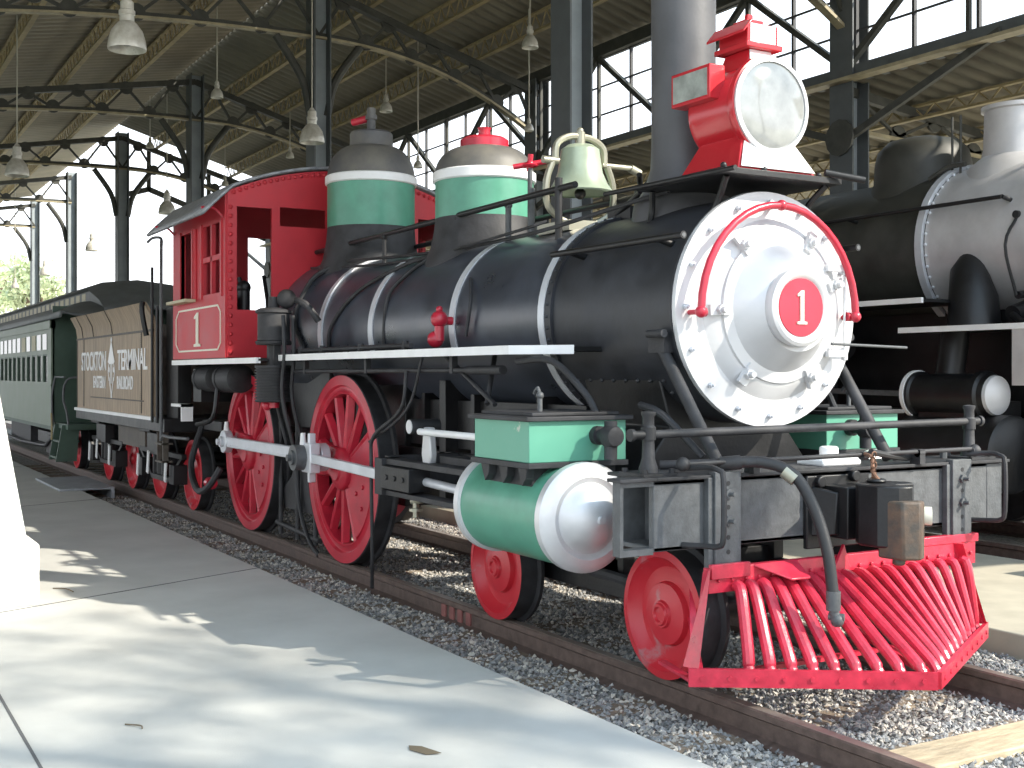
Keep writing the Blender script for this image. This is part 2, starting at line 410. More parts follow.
# ---- clerestory girder and glazing on row B
zl, zh = 5.5, 6.95
t = thing('clerestory_girder','long steel girder with slanting struts framing the bright clerestory windows','girder',(0,YB,zl))
B().box((XR,YB-.1,zl-.16),(X_END,YB+.1,zl+.02)).build('lower_beam','steel_column',t)
B().box((XR,YB-.1,zh),(X_END,YB+.1,zh+.2)).build('upper_beam','truss_steel',t)
B().box((XR,YB-.28,zl-.2),(X_END,YB-.1,zl-.16)).build('ledge','truss_tan',t)
nseg = 0
x = XK[0]
xs = []
k = -2
while True:
    x0 = XK[0]-k*BAY/4
    if x0 < XR: break
    if x0 < X_END: xs.append((k,x0))
    k += 1
for k, x0 in xs:
    if k % 2 == 0:
        B().bar((x0,YB-.06,zl),(x0-BAY/4,YB-.06,zh),.08,.08).build('strut','truss_steel',t)
        B().cyl((x0,YB-.11,zl+.03),(x0,YB-.08,zl+.03),.16,seg=12).build('gusset_plate','truss_steel',t)
    else:
        B().bar((x0,YB-.06,zh),(x0-BAY/4,YB-.06,zl),.08,.08).build('strut','truss_steel',t)
    B().bar((x0,YB-.04,zl),(x0,YB-.04,zh),.05,.05).build('post','truss_steel',t)
wi = 1
for k in range(4):
    xa, xb = (XK[k-1]-.1 if k else X_END), XK[k]+.1
    fr = B(); n = max(1, round((xa-xb)/.95))
    for i in range(n+1):
        xx = xb+(xa-xb)*i/n; fr.box((xx-.02,YB+.0,zl),(xx+.02,YB+.05,zh))
    for j in range(4):
        zz = zl+(zh-zl)*j/3; fr.box((xb,YB+.01,zz-.012),(xa,YB+.04,zz+.012))
    structure(fr.build('window_%d' % wi, 'mullion')); wi += 1
# cross braces and aisle trusses
for k, x in enumerate(XK[:4]):
    t = thing('side_roof_truss','shallow steel truss under the low side roof, '+['beside the clerestory column nearest the camera','second from the front','third from the front','fourth from the front'][k],'truss',(x,YB,4.9),'low side roof trusses')
    B().bar((x,YB,AIS(YB)-.12),(x,13,AIS(13)-.12),.1,.12).build('top_chord','truss_steel',t)
    B().bar((x,YB,4.72),(x,11.5,4.5),.09,.05).build('bottom_chord','truss_tan',t)
    pts = [(8.0,4.72),(8.7,AIS(8.7)-.14),(9.5,4.63),(10.2,AIS(10.2)-.14),(11.,4.54)]
    for (ya,za),(yb,zb_) in zip([(7.2,AIS(7.2)-.14)]+pts,pts): B().bar((x,ya,za),(x,yb,zb_),.04).build('strut','truss_steel',t)
    for ya,za in pts:
        b = B(); gusset(b,x,ya,za,.15); b.build('gusset_plate','truss_steel',t)
    for d in (1,-1): B().bar((x,YB-.12,4.55),(x+d*2.4,YB-.12,zl-.1),.06,.09).build('knee_brace','truss_steel',t)
    b = B(); b.cyl((x,YB-.19,4.6),(x,YB-.16,4.6),.24,seg=12); b.build('gusset_plate','truss_steel',t)
# ---- pendant lamps
def pendant(p, D, label, group, top=None):
    x, y, z = p; k = D/.4
    t = thing('pendant_lamp', label, 'lamp', (x,y,z), group)
    top = top or (ROOFR(y) if y > YA else ROOFL(y))+.02
    B().lathe([(.195*k,0),(.2*k,.02*k),(.19*k,.1*k),(.16*k,.2*k),(.1*k,.28*k),(.07*k,.3*k),(.068*k,.3*k),(.095*k,.26*k),(.15*k,.19*k),(.18*k,.09*k),(.19*k,.015*k),(.195*k,0)],p,'Z',28).build('lamp_shade','lamp',t)
    B().lathe([(0,.29*k),(.075*k,.29*k),(.075*k,.36*k),(.085*k,.37*k),(.085*k,.41*k),(.07*k,.42*k),(.07*k,.5*k),(.05*k,.52*k),(.03*k,.56*k),(0,.57*k)],p,'Z',20).build('lamp_socket','lamp',t)
    B().ball((x,y,z+.13*k),.09*k).build('bulb','glass',t)
    B().cyl((x,y,z+.55*k),(x,y,top),.012).build('cord','cord',t)
camx = Vector(cam.location)
def ray(px, py, t):
    u = (px-512)/1200; v = -(py-374)/1200
    return camx+t*Vector((-cos(th)+u*sin(th), sin(th)+u*cos(th), v))
for px, py, w, l in ((127,50,38,'largest grey bell lamp, hanging at the top left of the shed'),(312,143,25,'grey bell lamp hanging in front of the column behind the red cab'),(17,176,23,'grey bell lamp at the far left on a long cord'),
                     (167,214,17,'bell lamp hanging just left of the silver cab roof'),(92,251,13,'small bell lamp above the green coach roof'),(45,275,11,'small distant bell lamp left of the one above the coach roof'),):
    t_ = .4*1200/w; pendant(ray(px,py,t_), .4, l, 'bell lamps hanging over the train')
for px, py, t_, D, l in ((530,48,18.5,.26,'small lamp hanging high just left of the big column by the bell'),(386,112,23.1,.25,'small lamp hanging above the space between the two green domes'),(217,98,21.1,.22,'small lamp hanging beside the column left of the cab'),
                         (290,158,27.8,.19,'tiny lamp hanging in the roof left of the black dome'),(529,131,20.,.16,'tiny lamp against the clerestory windows, left of the bell'),(418,168,21.9,.17,'tiny lamp against the clerestory windows between the domes'),
                         (150,148,30,.2,'tiny lamp in the far bright gable'),(15,288,40,.24,'tiny lamp at the far left by the trees'),(225,186,33,.2,'tiny lamp in the bright gable over the cab roof')):
    pendant(ray(px,py,t_), D, l, 'small lamps high in the roof')
# ---- white pier at left, plate, leaf litter
t = thing('concrete_pier','sunlit white concrete pier with tapered shaft at the left edge of the platform','pier',(-3.6,-3.7,0))
B().box((-4.1,-4.1,0),(-3.51,-3.23,.41)).build('pier_base','pier_white',t,bev=.015)
b = B(); lo = [(-4.05,-4.0,.41),(-3.54,-4.0,.41),(-3.54,-3.3,.41),(-4.05,-3.3,.41)]; hi = [(-4.0,-4.0,2.3),(-3.6,-4.0,2.3),(-3.6,-3.62,2.3),(-4.0,-3.62,2.3)]
v = [b.bm.verts.new(p) for p in lo+hi]
for f in ((0,1,2,3),(4,5,6,7),(0,1,5,4),(1,2,6,5),(2,3,7,6),(3,0,4,7)): b.bm.faces.new([v[i] for i in f])
b.build('pier_shaft','pier_white',t,bev=.01)
t = thing('crossing_plate','grey folded metal bridging plate between the platform and the coach track','plate',(-12.6,-1.4,0))
B().box((-13.6,-1.75,.0),(-11.6,-1.05,.03)).build('plate','plate_grey',t,bev=.005)
B().box((-13.6,-1.09,-.12),(-11.6,-1.05,.0)).build('flange','plate_grey',t)
b = B(); b.prism([(.5,-2.4,.004),(.56,-2.37,.012),(.66,-2.33,.006),(.64,-2.39,.004),(.55,-2.42,.003)],(0,0,.002)); tag(b.build('dry_leaf','leaf_dry'),'dark curled dry leaf lying on the sunlit platform near the bottom edge','leaf')
b = B(); b.tube([(-4.1,-3.05,.005),(-4.0,-2.98,.012),(-3.88,-2.95,.006)],.004,sub=3); tag(b.build('twig','leaf_dry'),'small twig lying on the shaded platform right of the white pier','twig')
b = B(); b.tube([(-.4,-3.35,.005),(-.33,-3.3,.01),(-.3,-3.3,.005)],.0035,sub=3); tag(b.build('twig','leaf_dry'),'small dark twig on the dappled platform at lower left','twig')
# ================================================================ LOCOMOTIVE 1
L1 = thing('steam_locomotive','black and red steam locomotive numbered 1 with silver front, green domes and red cowcatcher','locomotive',(-3,0,0))
ZC = 1.90
def bw(ax, bx, R0, R1, name, m_, seg=64, par=L1): return B().lathe([(0,ax),(R0,ax),(R1,bx),(0,bx)],(0,0,ZC),'X',seg).build(name,m_,par)
boiler = bw(-5.0,-1.2,.69,.62,'boiler','jacket')
fb = B().lathe([(0,-6.05),(.76,-6.05),(.76,-5.45),(.69,-4.9),(0,-4.9)],(0,0,ZC),'X',64).build('firebox_jacket','jacket',L1)
def rad(x): return .76 if x < -5.45 else (.76-(x+5.45)/.55*.07 if x < -4.9 else .69-(x+5.0)/3.8*.07 if x < -1.2 else .635)
for x in (-4.94,-3.89,-2.51):
    B().lathe([(rad(x)-.01,x-.042),(rad(x)+.008,x-.042),(rad(x)+.008,x+.042),(rad(x)-.01,x+.042)],(0,0,ZC),'X',64,R(-18),R(198)).build('boiler_band','rod_steel',L1)
B().lathe([(.62,-1.34),(.655,-1.34),(.655,-1.27),(.64,-1.27)],(0,0,ZC),'X',64).build('boiler_band','rod_steel',L1)
b = B().lathe([(.62,-1.27),(.65,-1.27),(.65,-1.2),(.632,-1.2),(.632,-.02),(.645,-.02),(.65,.0),(0,.0)],(0,0,ZC),'X',72)
for p in circ((-1.235,0,ZC),.652,56): b.ball(p,.011,6)
for x in [-1.1+i*.12 for i in range(9)]:
    for a in (218,226): b.ball((x,.636*cos(R(a)),ZC+.636*sin(R(a))),.012,6)
smoke = b.build('smokebox','smokebox_black',L1)
# front
front = B().lathe([(.62,-.01),(.645,-.005),(.65,.012),(.645,.03),(.50,.034),(.0,.034)],(0,0,ZC),'X',72).build('smokebox_front','silver',L1)
for i,p in enumerate(circ((.034,0,ZC),.585,16)):
    B().cyl(p,(p[0]+.022,p[1],p[2]),.016,seg=6).cyl((p[0]+.02,p[1],p[2]),(p[0]+.035,p[1],p[2]),.008,seg=8).build('bolt','rod_steel',front)
door = B().lathe([(.50,.033),(.485,.04),(.43,.075),(.41,.078),(.405,.092),(.385,.095),(.345,.1),(.33,.115),(.235,.225),(0,.225)],(0,.03,ZC),'X',64).build('smokebox_door','silver',L1)
for a in (20,60,128,182,236,300):
    b = B()
    c, s_ = cos(R(a)), sin(R(a)); q = lambda r,x,w=0: (x,.03+r*c-w*s_,ZC+r*s_+w*c)
    b.bar(q(.37,.10),q(.49,.08),.055,.03,up=(1,0,0)); b.cyl(q(.43,.08),q(.43,.15),.018,seg=8); b.cyl(q(.43,.1),q(.43,.125),.03,seg=6)
    b.build('door_clamp','silver',door)
b = B()
for z in (1.66,2.14): b.box((.085,.36,z-.018),(.12,.5,z+.018)); b.cyl((.10,.5,z-.035),(.10,.5,z+.035),.018)
b.cyl((.10,.5,1.62),(.10,.5,2.18),.007)
b.build('hinge','silver',door)
npl = B().lathe([(.19,.20),(.205,.225),(.213,.262),(.207,.283),(.19,.292),(.17,.288),(.157,.276),(0,.276)],(0,.0,ZC),'X',48).build('number_plate_ring','silver',L1)
pf = B().lathe([(.158,.27),(.155,.282),(0,.282)],(0,0,ZC),'X',48).build('number_plate','red',L1)
def one(o, ux, uz, h, d, parent, material='cream'):
    o = Vector(o); ux = Vector(ux)*h; uz = Vector(uz)*h; n = ux.cross(uz).normalized()*d
    P = [(-.22,0),(.22,0),(.22,.07),(.08,.09),(.08,1),(-.02,1),(-.2,.88),(-.2,.82),(-.08,.84),(-.08,.09),(-.22,.07)]
    return B().prism([o+ux*a+uz*c for a,c in P],n).build('numeral',material,parent,ang=20)
one((.282,0,ZC-.09),(0,.85,0),(0,0,1),.18,.008,pf)
# red grab rail round the front
arc = [(.13,.555*cos(R(a)),ZC-.03+.59*sin(R(a))) for a in range(0,181,9)]
rr = B().tube(arc,.021,seg=12).build('curved_handrail','red',L1)
for y,z in ((.555,ZC-.03),(-.555,ZC-.03)):
    b = B(); b.cyl((.03,y,z),(.13,y,z),.014).ball((.13,y,z),.033).cyl((.1,y-.045*(1 if y>0 else -1),z),(.1,y+.05*(1 if y<0 else 0),z),.026); b.build('handrail_bracket','red',rr)
b = B()
b.ball((.13,0,ZC+.56),.03).cyl((.03,0,ZC+.56),(.13,0,ZC+.56),.014)
b.build('handrail_bracket','red',rr)
B().cyl((.11,.39,1.715),(.11,.99,1.70),.008).build('door_lever','steel_grey',L1)
# saddle, frame
b = B(); b.prism([(-1.05,-.62,.75),(-1.05,-.62,1.0),(-1.05,-.42,1.25),(-1.05,-.5,1.52),(-1.05,.5,1.52),(-1.05,.42,1.25),(-1.05,.62,1.0),(-1.05,.62,.75)],(.75,0,0)); b.build('cylinder_saddle','black',L1,bev=.01)
b = B()
for y in (-.55,.49): b.box((-7.9,y,.72),(.3,y+.06,.98))
b.box((-7.9,-.55,.85),(-7.6,.55,1.5)); b.box((-2.9,-.55,.6),(-2.8,.55,1.5))
b.build('main_frame','black',L1,bev=.004)
b = B(); b.box((-6.0,-.5,.5),(-3.6,.5,1.6)).box((-6.0,-.62,1.05),(-4.9,.62,1.75)); b.build('firebox_and_ashpan','black',L1,bev=.01)
b = B()
for x in (-3.3,-2.5,-1.6): b.box((x,-.5,.95),(x+.05,.5,1.4))
b.box((-3.6,-.45,1.0),(-1.1,.45,1.35)); b.build('valve_motion','black',L1)
# running boards
for s in (-1,1):
    yy = lambda a: a*s
    rb = B(); 
    rb.prism([(-5.05,yy(1.03),1.675),(-1.0,yy(1.03),1.675),(-.72,yy(.8),1.675),(-.72,yy(.55),1.675),(-5.05,yy(.55),1.675)],(0,0,.03))
    rb = rb.build('running_board','black',L1,bev=.003)
    B().prism([(-5.05,yy(1.03),1.66),(-1.0,yy(1.03),1.66),(-.72,yy(.8),1.66),(-.7,yy(.8),1.66),(-1.0,yy(1.055),1.66),(-5.05,yy(1.055),1.66)],(0,0,.052)).build('board_edge','white',rb)
    b = B(); b.cyl((-4.9,yy(.95),1.57),(-1.25,yy(.95),1.57),.017)
    for x in (-4.6,-3.3,-1.9): b.box((x-.02,yy(.95)-.02,1.55),(x+.02,yy(.95)+.02,1.67))
    b.cyl((-1.7,yy(.95),1.57),(-1.25,yy(.95),1.57),.028)
    b.build('pipe','dusty_black',L1)
    b = B(); b.cyl((-5.0,yy(.92),1.745),(-2.6,yy(.92),1.745),.02)
    for x in (-4.8,-4.3,-3.5,-2.7): b.cyl((x,yy(.92),1.7),(x,yy(.92),1.78),.026,seg=8)
    b.build('pipe','dusty_black',L1)
    B().tube([(-1.05,yy(.97),1.62),(-.7,yy(.95),1.62),(-.45,yy(.9),1.45),(-.35,yy(.88),1.33)],.02,sub=4).build('pipe','dusty_black',L1)
# boiler handrails and pipes (engine right side and left)
def on(x, a, k=.02): r = rad(x)+k; return (x, -r*cos(R(a)), ZC+r*sin(R(a)))
for s in (-1,1):
    b = B(); b.cyl((-6.9,s*.32,2.72),(-1.42,s*.32,2.76),.022)
    for x in (-1.62,): b.cyl((x,s*.32,2.42),(x,s*.32,2.83),.026)
    for x in (-4.4,-3.05): b.cyl((x,s*.32,2.45),(x,s*.32,2.74),.018).ball((x,s*.32,2.72),.032)
    b.build('top_handrail','black',L1)
    b = B(); b.cyl((-1.2,s*.63,2.275),(.08,s*.63,2.27),.02)
    for x in (-1.0,-.15): b.cyl((x,s*.5,2.24),(x,s*.63,2.273),.02).cyl((x,s*.5,2.22),(x,s*.53,2.23),.04)
    B().cyl((.075,s*.63,2.27),(.082,s*.63,2.27),.012).build('rail_end','steel_grey',b.build('smokebox_handrail','black',L1))
B().tube([on(-5.4,62),on(-3.5,62),on(-2.0,60,.05),on(-1.0,62,.1),on(-.5,68,.12)],.014,sub=3).build('pipe','dusty_black',L1)
B().tube([on(-5.9,58),on(-4.5,56),on(-3.4,57),on(-2.0,58,.1),on(-1.8,66,.1)],.011,sub=3).build('pipe','dusty_black',L1)
B().tube([on(-3.3,58),on(-3.75,48),on(-4.3,28),on(-4.65,5),on(-4.75,-12)],.017,sub=5).build('sand_pipe','dusty_black',L1)
B().tube([on(-3.35,56),on(-3.5,38),on(-3.62,20),on(-3.65,-14)],.016,sub=5).build('sand_pipe','dusty_black',L1)
B().tube([on(-5.3,56),on(-5.42,40),on(-5.4,10),on(-5.2,-12)],.024,sub=5).build('pipe','dusty_black',L1)
B().tube([on(-2.35,28),on(-2.2,12,.04),on(-2.25,-8,.04)],.012,sub=5).build('pipe','dusty_black',L1)
b = B(); b.ball((-2.52,-.74,1.93),.062,16).ball((-2.56,-.75,1.79),.06,16).cyl((-2.52,-.74,1.78),(-2.52,-.74,1.95),.035).cyl((-2.5,-.6,1.92),(-2.52,-.74,1.92),.03).ball((-2.52,-.74,2.0),.025)
b.build('check_valve','red',L1)
for p0,p1 in (((-2.1,-.9,1.66),(-1.35,-.95,1.36)),((-1.62,-.8,1.66),(-1.45,-.95,1.36))): B().cyl(p0,p1,.016).build('pipe','dusty_black',L1)
B().tube([(-2.55,-.98,1.57),(-2.6,-1.0,1.3),(-2.95,-1.05,1.1),(-3.0,-1.05,.9),(-2.98,-1.05,.3),(-3.1,-1.0,-.02)],.014,sub=5).build('pipe','dusty_black',L1)
B().tube([(-2.3,-.98,1.66),(-2.5,-1.0,1.3),(-3.1,-1.02,1.05)],.011,sub=5).build('pipe','dusty_black',L1)
# domes
def dome(x, r, z1, z2, zt, cap, name, top_mat):
    base = B(); n = 48
    rows = []
    for rr_, dz in ((r*1.22,-.04),(r*1.1,.03),(r*1.02,.10),(r*1.0,.2)):
        row = []
        for i in range(n+1):
            a = 2*pi*i/n; px, py = rr_*cos(a), rr_*sin(a)
            bz = ZC+sqrt(max(.01,(rad(x+px)+.004)**2-min(py*py,(rad(x)-.05)**2)))
            k = {-.04:1,.03:.85,.10:.45,.2:0}[dz]
            row.append((x+px,py,(bz+max(dz,0))*k+(z1)*(1-k)))
        rows.append(row)
    rows.insert(0,[(p[0],p[1],p[2]-.08) for p in rows[0]])
    base.sheet(rows); body = base.build(name,'dusty_black',L1,ang=60)
    B().lathe([(r,z1),(r,z2),(r+.012,z2+.005),(0,z2+.005)],(x,0,0),'Z',48).build('dome_casing','green',body)
    B().lathe([(r+.004,z2),(r+.02,z2+.01),(r+.02,z2+.075),(r+.004,z2+.085)],(x,0,0),'Z',48).build('dome_band','white' ,body)
    P = [(r+.004,z2+.08)]+[(.44*r+(r-.44*r)*cos(R(a)),z2+.08+(zt-z2-.08)*sin(R(a))) for a in range(10,91,10)]+[(0,zt)]
    B().lathe(P,(x,0,0),'Z',48).build('dome_top',top_mat,body)
    return body
d1 = dome(-5.42,.41,2.91,3.31,3.68,1,'steam_dome','dome_black')
b = B().lathe([(.2,3.64),(.2,3.8),(.185,3.82),(0,3.82)],(-5.42,0,0),'Z',32); b.cyl((-5.42,0,3.82),(-5.42,0,4.05),.04).cyl((-5.42,0,3.94),(-5.42,0,3.98),.055); b.build('safety_valve','dome_black',d1)
B().cyl((-5.62,-.1,3.94),(-5.45,0,3.96),.035).build('whistle','red',d1)
d2 = dome(-3.21,.385,2.75,3.03,3.31,1,'sand_dome','dome_black')
B().lathe([(.19,3.31),(.19,3.37),(.16,3.39),(.05,3.40),(.045,3.45),(.055,3.47),(0,3.48)],(-3.21,0,0),'Z',32).build('dome_lid','red',d2)
b = B()
for i in range(5): b.bar((-3.5-.03*i,-.2,3.15+.02*(i%2)),(-3.46-.03*i,-.14,3.23),.02)
b.build('dome_step','dusty_black',d2)
# bell
BX = -1.85
bell = B().lathe([(.215,2.78),(.225,2.79),(.19,2.84),(.155,2.92),(.14,3.02),(.132,3.08),(.09,3.11),(0,3.115)],(BX,0,0),'Z',36).build('bell','bell',L1)
B().tube([(BX,-.2,2.98),(BX,-.19,3.1),(BX,-.1,3.16),(BX,0,3.17),(BX,.1,3.16),(BX,.19,3.1),(BX,.2,2.98)],.024,sub=4).build('bell_yoke','brass',bell)
B().cyl((BX,0,3.1),(BX,0,3.2),.035).ball((BX,0,3.21),.025).build('bell_nut','brass',bell)
B().cyl((BX,-.3,2.99),(BX,-.18,2.99),.025).build('bell_pivot','brass',bell); b = B().cyl((BX,.18,2.99),(BX,.42,2.99),.02); b.cyl((BX,.42,2.99),(BX,.5,2.96),.03)
b.build('bell_pivot','brass',bell)
b = B()
for s in (-1,1): b.tube([(BX,s*.22,2.99),(BX,s*.27,2.85),(BX,s*.26,2.68),(BX,s*.12,2.58),(BX,0,2.56)],.024,sub=4)
b.box((BX-.2,-.22,2.5),(BX+.2,.22,2.57)); b.build('bell_cradle','brass',bell)
B().ball((BX,0,2.78),.04).build('clapper','black',bell)
b = B(); b.ball((-2.35,-.1,3.05),.03).cyl((-2.42,-.2,3.03),(-2.3,0,3.07),.02).cyl((-2.36,-.1,3.0),(-2.34,-.1,3.12),.02); b.lathe([(.05,3.03),(.06,3.04),(.05,3.05)],(-2.35,-.1,0),'Z',12); b.build('valve_wheel','red',L1)
b = B(); b.cyl((-2.35,-.1,2.5),(-2.35,-.1,3.02),.018).cyl((-2.25,-.15,2.5),(-2.25,-.15,2.86),.026).cyl((-2.4,-.25,2.45),(-2.4,-.25,2.75),.022).ball((-2.4,-.25,2.75),.03); b.build('turret_valve','steel_grey',L1)
b = B()
for (p,q) in (((-1.5,.0,2.52),(-1.2,.1,2.78)),((-1.45,.25,2.5),(-1.1,-.05,2.8)),((-1.7,.35,2.5),(-1.3,.35,2.75)),((-1.3,-.1,2.55),(-.95,-.15,2.66))): b.cyl(p,q,.018)
b.box((-1.35,-.12,2.5),(-1.1,.12,2.6)); b.build('bracket','black',L1)
# chimney
chim = B().lathe([(.32,2.44),(.3,2.56),(.235,2.66),(.198,2.78),(.192,2.95),(.195,4.25),(.23,4.28),(.23,4.36),(.18,4.36),(.17,4.2),(0,4.2)],(-.72,0,0),'Z',48).build('chimney','chimney',L1)
# platform under headlight
b = B(); b.box((-.62,-.42,2.6),(.16,.42,2.635)); b.build('headlight_platform','black',L1,bev=.004)
for y in (-.36,.36):
    b = B(); b.tube([(.1,y,2.6),(.0,y*.9,2.5),(-.05,y*.95,2.4)],.018,sub=3).tube([(-.55,y,2.6),(-.6,y*.9,2.5),(-.6,y*.95,2.42)],.018,sub=3); b.build('headlight_bracket','black',L1)
for y in (-.38,-.1,.3): B().ball((.1,y,2.65),.018).build('nut','black',L1)
B().cyl((-.9,-.45,2.62),(.3,-.47,2.6),.014).build('pipe','black',L1); B().cyl((.15,.3,2.66),(.25,.5,2.62),.02).build('pipe','black',L1)
# headlight
HZ = 3.015
b = B().lathe([(0,-.36),(.25,-.36),(.255,-.34),(.25,-.32),(.25,0),(.272,.0),(.278,.02),(.272,.045),(.25,.05),(.24,.03),(0,.02)],(0,0,HZ),'X',56)
b.prism([(-.30,-.17,2.83),(-.04,-.17,2.83),(.04,-.27,2.65),(-.38,-.27,2.65)],(0,.0,0)) if False else None
hl = b.build('headlight','headlight_red',L1)
b = B(); lo = [(-.42,-.28,2.64),(.1,-.28,2.64),(.1,.28,2.64),(-.42,.28,2.64)]; hi = [(-.33,-.16,2.88),(.0,-.16,2.88),(.0,.16,2.88),(-.33,.16,2.88)]
v = [b.bm.verts.new(p) for p in lo+hi]
for f in ((0,1,2,3),(4,5,6,7),(0,1,5,4),(1,2,6,5),(2,3,7,6),(3,0,4,7)): b.bm.faces.new([v[i] for i in f])
b.build('headlight_base','headlight_red',hl,bev=.006)
B().prism([(.104,-.265,2.655),(.104,.265,2.655),(.006,.15,2.87),(.006,-.15,2.87)],(.006,0,.003)).build('base_front_white','white',hl)  # thin white sheets over the red front faces of base and vent
B().prism([(-.022,-.09,3.375),(-.022,.09,3.375),(-.022,.09,3.475),(-.022,-.09,3.475)],(.006,0,0)).build('vent_front_white','white',hl)
B().prism([(.003,-.11,3.200),(.003,.11,3.200),(-.045,.075,3.335),(-.045,-.075,3.335)],(.006,0,.002)).build('vent_front_white','white',hl)
B().lathe([(.25,.03),(.24,.055),(.2,.075),(.1,.085),(0,.088)],(0,0,HZ),'X',48).build('lens','glass',hl)
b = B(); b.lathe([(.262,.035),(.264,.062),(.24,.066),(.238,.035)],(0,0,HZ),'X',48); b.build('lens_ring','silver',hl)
for s in (-1,1):
    b = B(); y0 = s*.2; y1 = s*.31
    b.box((-.44,min(y0,y1),3.055),(-.1,max(y0,y1),3.245)); nb_ = b.build('number_box','headlight_red',hl,bev=.006)
    ys = s*.313
    B().box((-.42,min(ys,ys-s*.006),3.075),(-.12,max(ys,ys-s*.006),3.225)).build('number_glass','number_plate_glass',nb_)
b = B(); lo = [(-.28,-.12,3.190),(.0,-.12,3.190),(.0,.12,3.190),(-.28,.12,3.190)]; hi = [(-.24,-.08,3.340),(-.05,-.08,3.340),(-.05,.08,3.340),(-.24,.08,3.340)]
v = [b.bm.verts.new(p) for p in lo+hi]
for f in ((0,1,2,3),(4,5,6,7),(0,1,5,4),(1,2,6,5),(2,3,7,6),(3,0,4,7)): b.bm.faces.new([v[i] for i in f])
b.box((-.28,-.13,3.340),(.0,.13,3.370)); b.box((-.26,-.11,3.370),(-.02,.11,3.480)); b.box((-.2,-.06,3.480),(-.08,.06,3.520)); b.box((-.15,-.02,3.510),(-.12,.02,3.560))
b.prism([(-.3,-.17,3.420),(.02,-.17,3.420),(.02,-.11,3.490),(-.3,-.11,3.490)],(0,0,-.015))
b.build('headlight_vent','headlight_red',hl,bev=.005)
# ---- wheels
def driver(x, s, z=.772):
    yf = s*.82; o = (x,0,z)
    rim = B(); P = lambda r,y: (r, s*y)
    rim.lathe([P(.765,.82),P(.765,.69),P(.61,.69),P(.61,.80),P(.625,.815),P(.65,.80),P(.67,.80),P(.685,.82),P(.765,.82)],o,'Y',72)
    rim.lathe([P(0,.88),P(.09,.88),P(.1,.865),P(.16,.85),P(.175,.83),P(.175,.66),P(0,.66)],o,'Y',40)
    N = 14
    for i in range(N):
        a = 2*pi*i/N+.1; c, d = cos(a), sin(a)
        p = [(.14,.052,.80),(.61,.03,.785)]
        (r0,w0,y0),(r1,w1,y1) = p
        pts = []
        for (r_,w_,yy_) in p:
            for sg in (-1,1): pts.append((x+r_*d+sg*w_*c, r_*c*1.0, sg, w_, yy_, r_))
        verts = []
        for (r_,w_,yy_) in p:
            prof = [(-w_,yy_-.05),(-w_*.6,yy_),(0,yy_+.012),(w_*.6,yy_),(w_,yy_-.05),(0,yy_-.08)]
            verts.append([rim.bm.verts.new((x+r_*d+u*c, s*v_, z+r_*c-u*d)) for u,v_ in prof])
        for k in range(6): rim.bm.faces.new((verts[0][k],verts[0][(k+1)%6],verts[1][(k+1)%6],verts[1][k]))
    w = rim.build('driving_wheel','wheel_red',L1,ang=40)
    B().lathe([P(.764,.822),P(.772,.815),P(.77,.7),P(.797,.69),P(.797,.665),P(.745,.66)],o,'Y',72).build('tire','dusty_black',w)
    # counterweight ahead of the axle
    a0, a1 = R(62), R(152); b = B(); n = 12; A = []; D = []
    for i in range(n+1):
        a = a0+(a1-a0)*i/n; A.append((x+.61*sin(a), s*.815, z+.61*cos(a)))
    for r_, a in ((.22,a1),(.2,(a0+a1)/2),(.22,a0)): A.append((x+r_*sin(a), s*.815, z+r_*cos(a)))
    b.prism(A,(0,-s*.07,0))
    for r_,a in ((.35,90),(.5,85),(.35,120),(.5,125),(.45,105)): b.cyl((x+r_*sin(R(a)),s*.81,z+r_*cos(R(a))),(x+r_*sin(R(a)),s*.83,z+r_*cos(R(a))),.02,seg=8)
    b.build('counterweight','wheel_red',w,bev=.006)
    b = B(); b.prism([(x-.05,s*.84,z+.17),(x-.36,s*.84,z+.2),(x-.42,s*.84,z+.12),(x-.38,s*.84,z+.02),(x-.05,s*.84,z-.15)],(0,-s*.12,0)); b.build('crank_web','wheel_red',w,bev=.01)
    return w
for x in (-4.14,-6.55):
    for s in (-1,1): driver(x,s)
    B().cyl((x,-.7,.765),(x,.7,.765),.09).build('axle','black',L1)
def truckwheel(x, s, par, r=.335):
    P = lambda r_,y: (r_, s*y); z = r
    w = B().lathe([P(r*.995,.82),P(r*.88,.825),P(r*.84,.80),P(r*.72,.765),P(r*.5,.77),P(r*.47,.80),P(r*.22,.815),P(r*.2,.83),P(0,.83)],(x,0,z),'Y',48)
    w.lathe([P(r*.18,.83),P(r*.16,.842),P(r*.12,.842),P(r*.1,.83)],(x,0,z),'Y',20)
    w = w.build('truck_wheel','red_worn',par)
    B().lathe([P(r*.995,.82),P(r,.81),P(r,.705),P(r+.028,.695),P(r+.025,.67),P(r*.9,.665),P(0,.69)],(x,0,z),'Y',48).build('tire','dusty_black',w)
    return w
for x in (.14,-1.58):
    for s in (-1,1): truckwheel(x,s,L1,.328)
    B().cyl((x,-.7,.335),(x,.7,.335),.07).build('axle','black',L1)
b = B()
for y in (-.6,.52): b.box((-1.75,y,.28),(.3,y+.08,.42)); b.box((-.95,y,.42),(-.5,y+.08,.72))
b.box((-.9,-.6,.4),(-.55,.6,.5)); b.build('leading_truck_frame','black',L1,bev=.005)
b = B()
for y in (-.66,): b.tube([(-1.3,y,.5),(-.9,y,.42),(-.3,y,.4),(-.1,y,.3)],.03,sub=3)
b.build('equalizer_bar','dusty_black',L1)
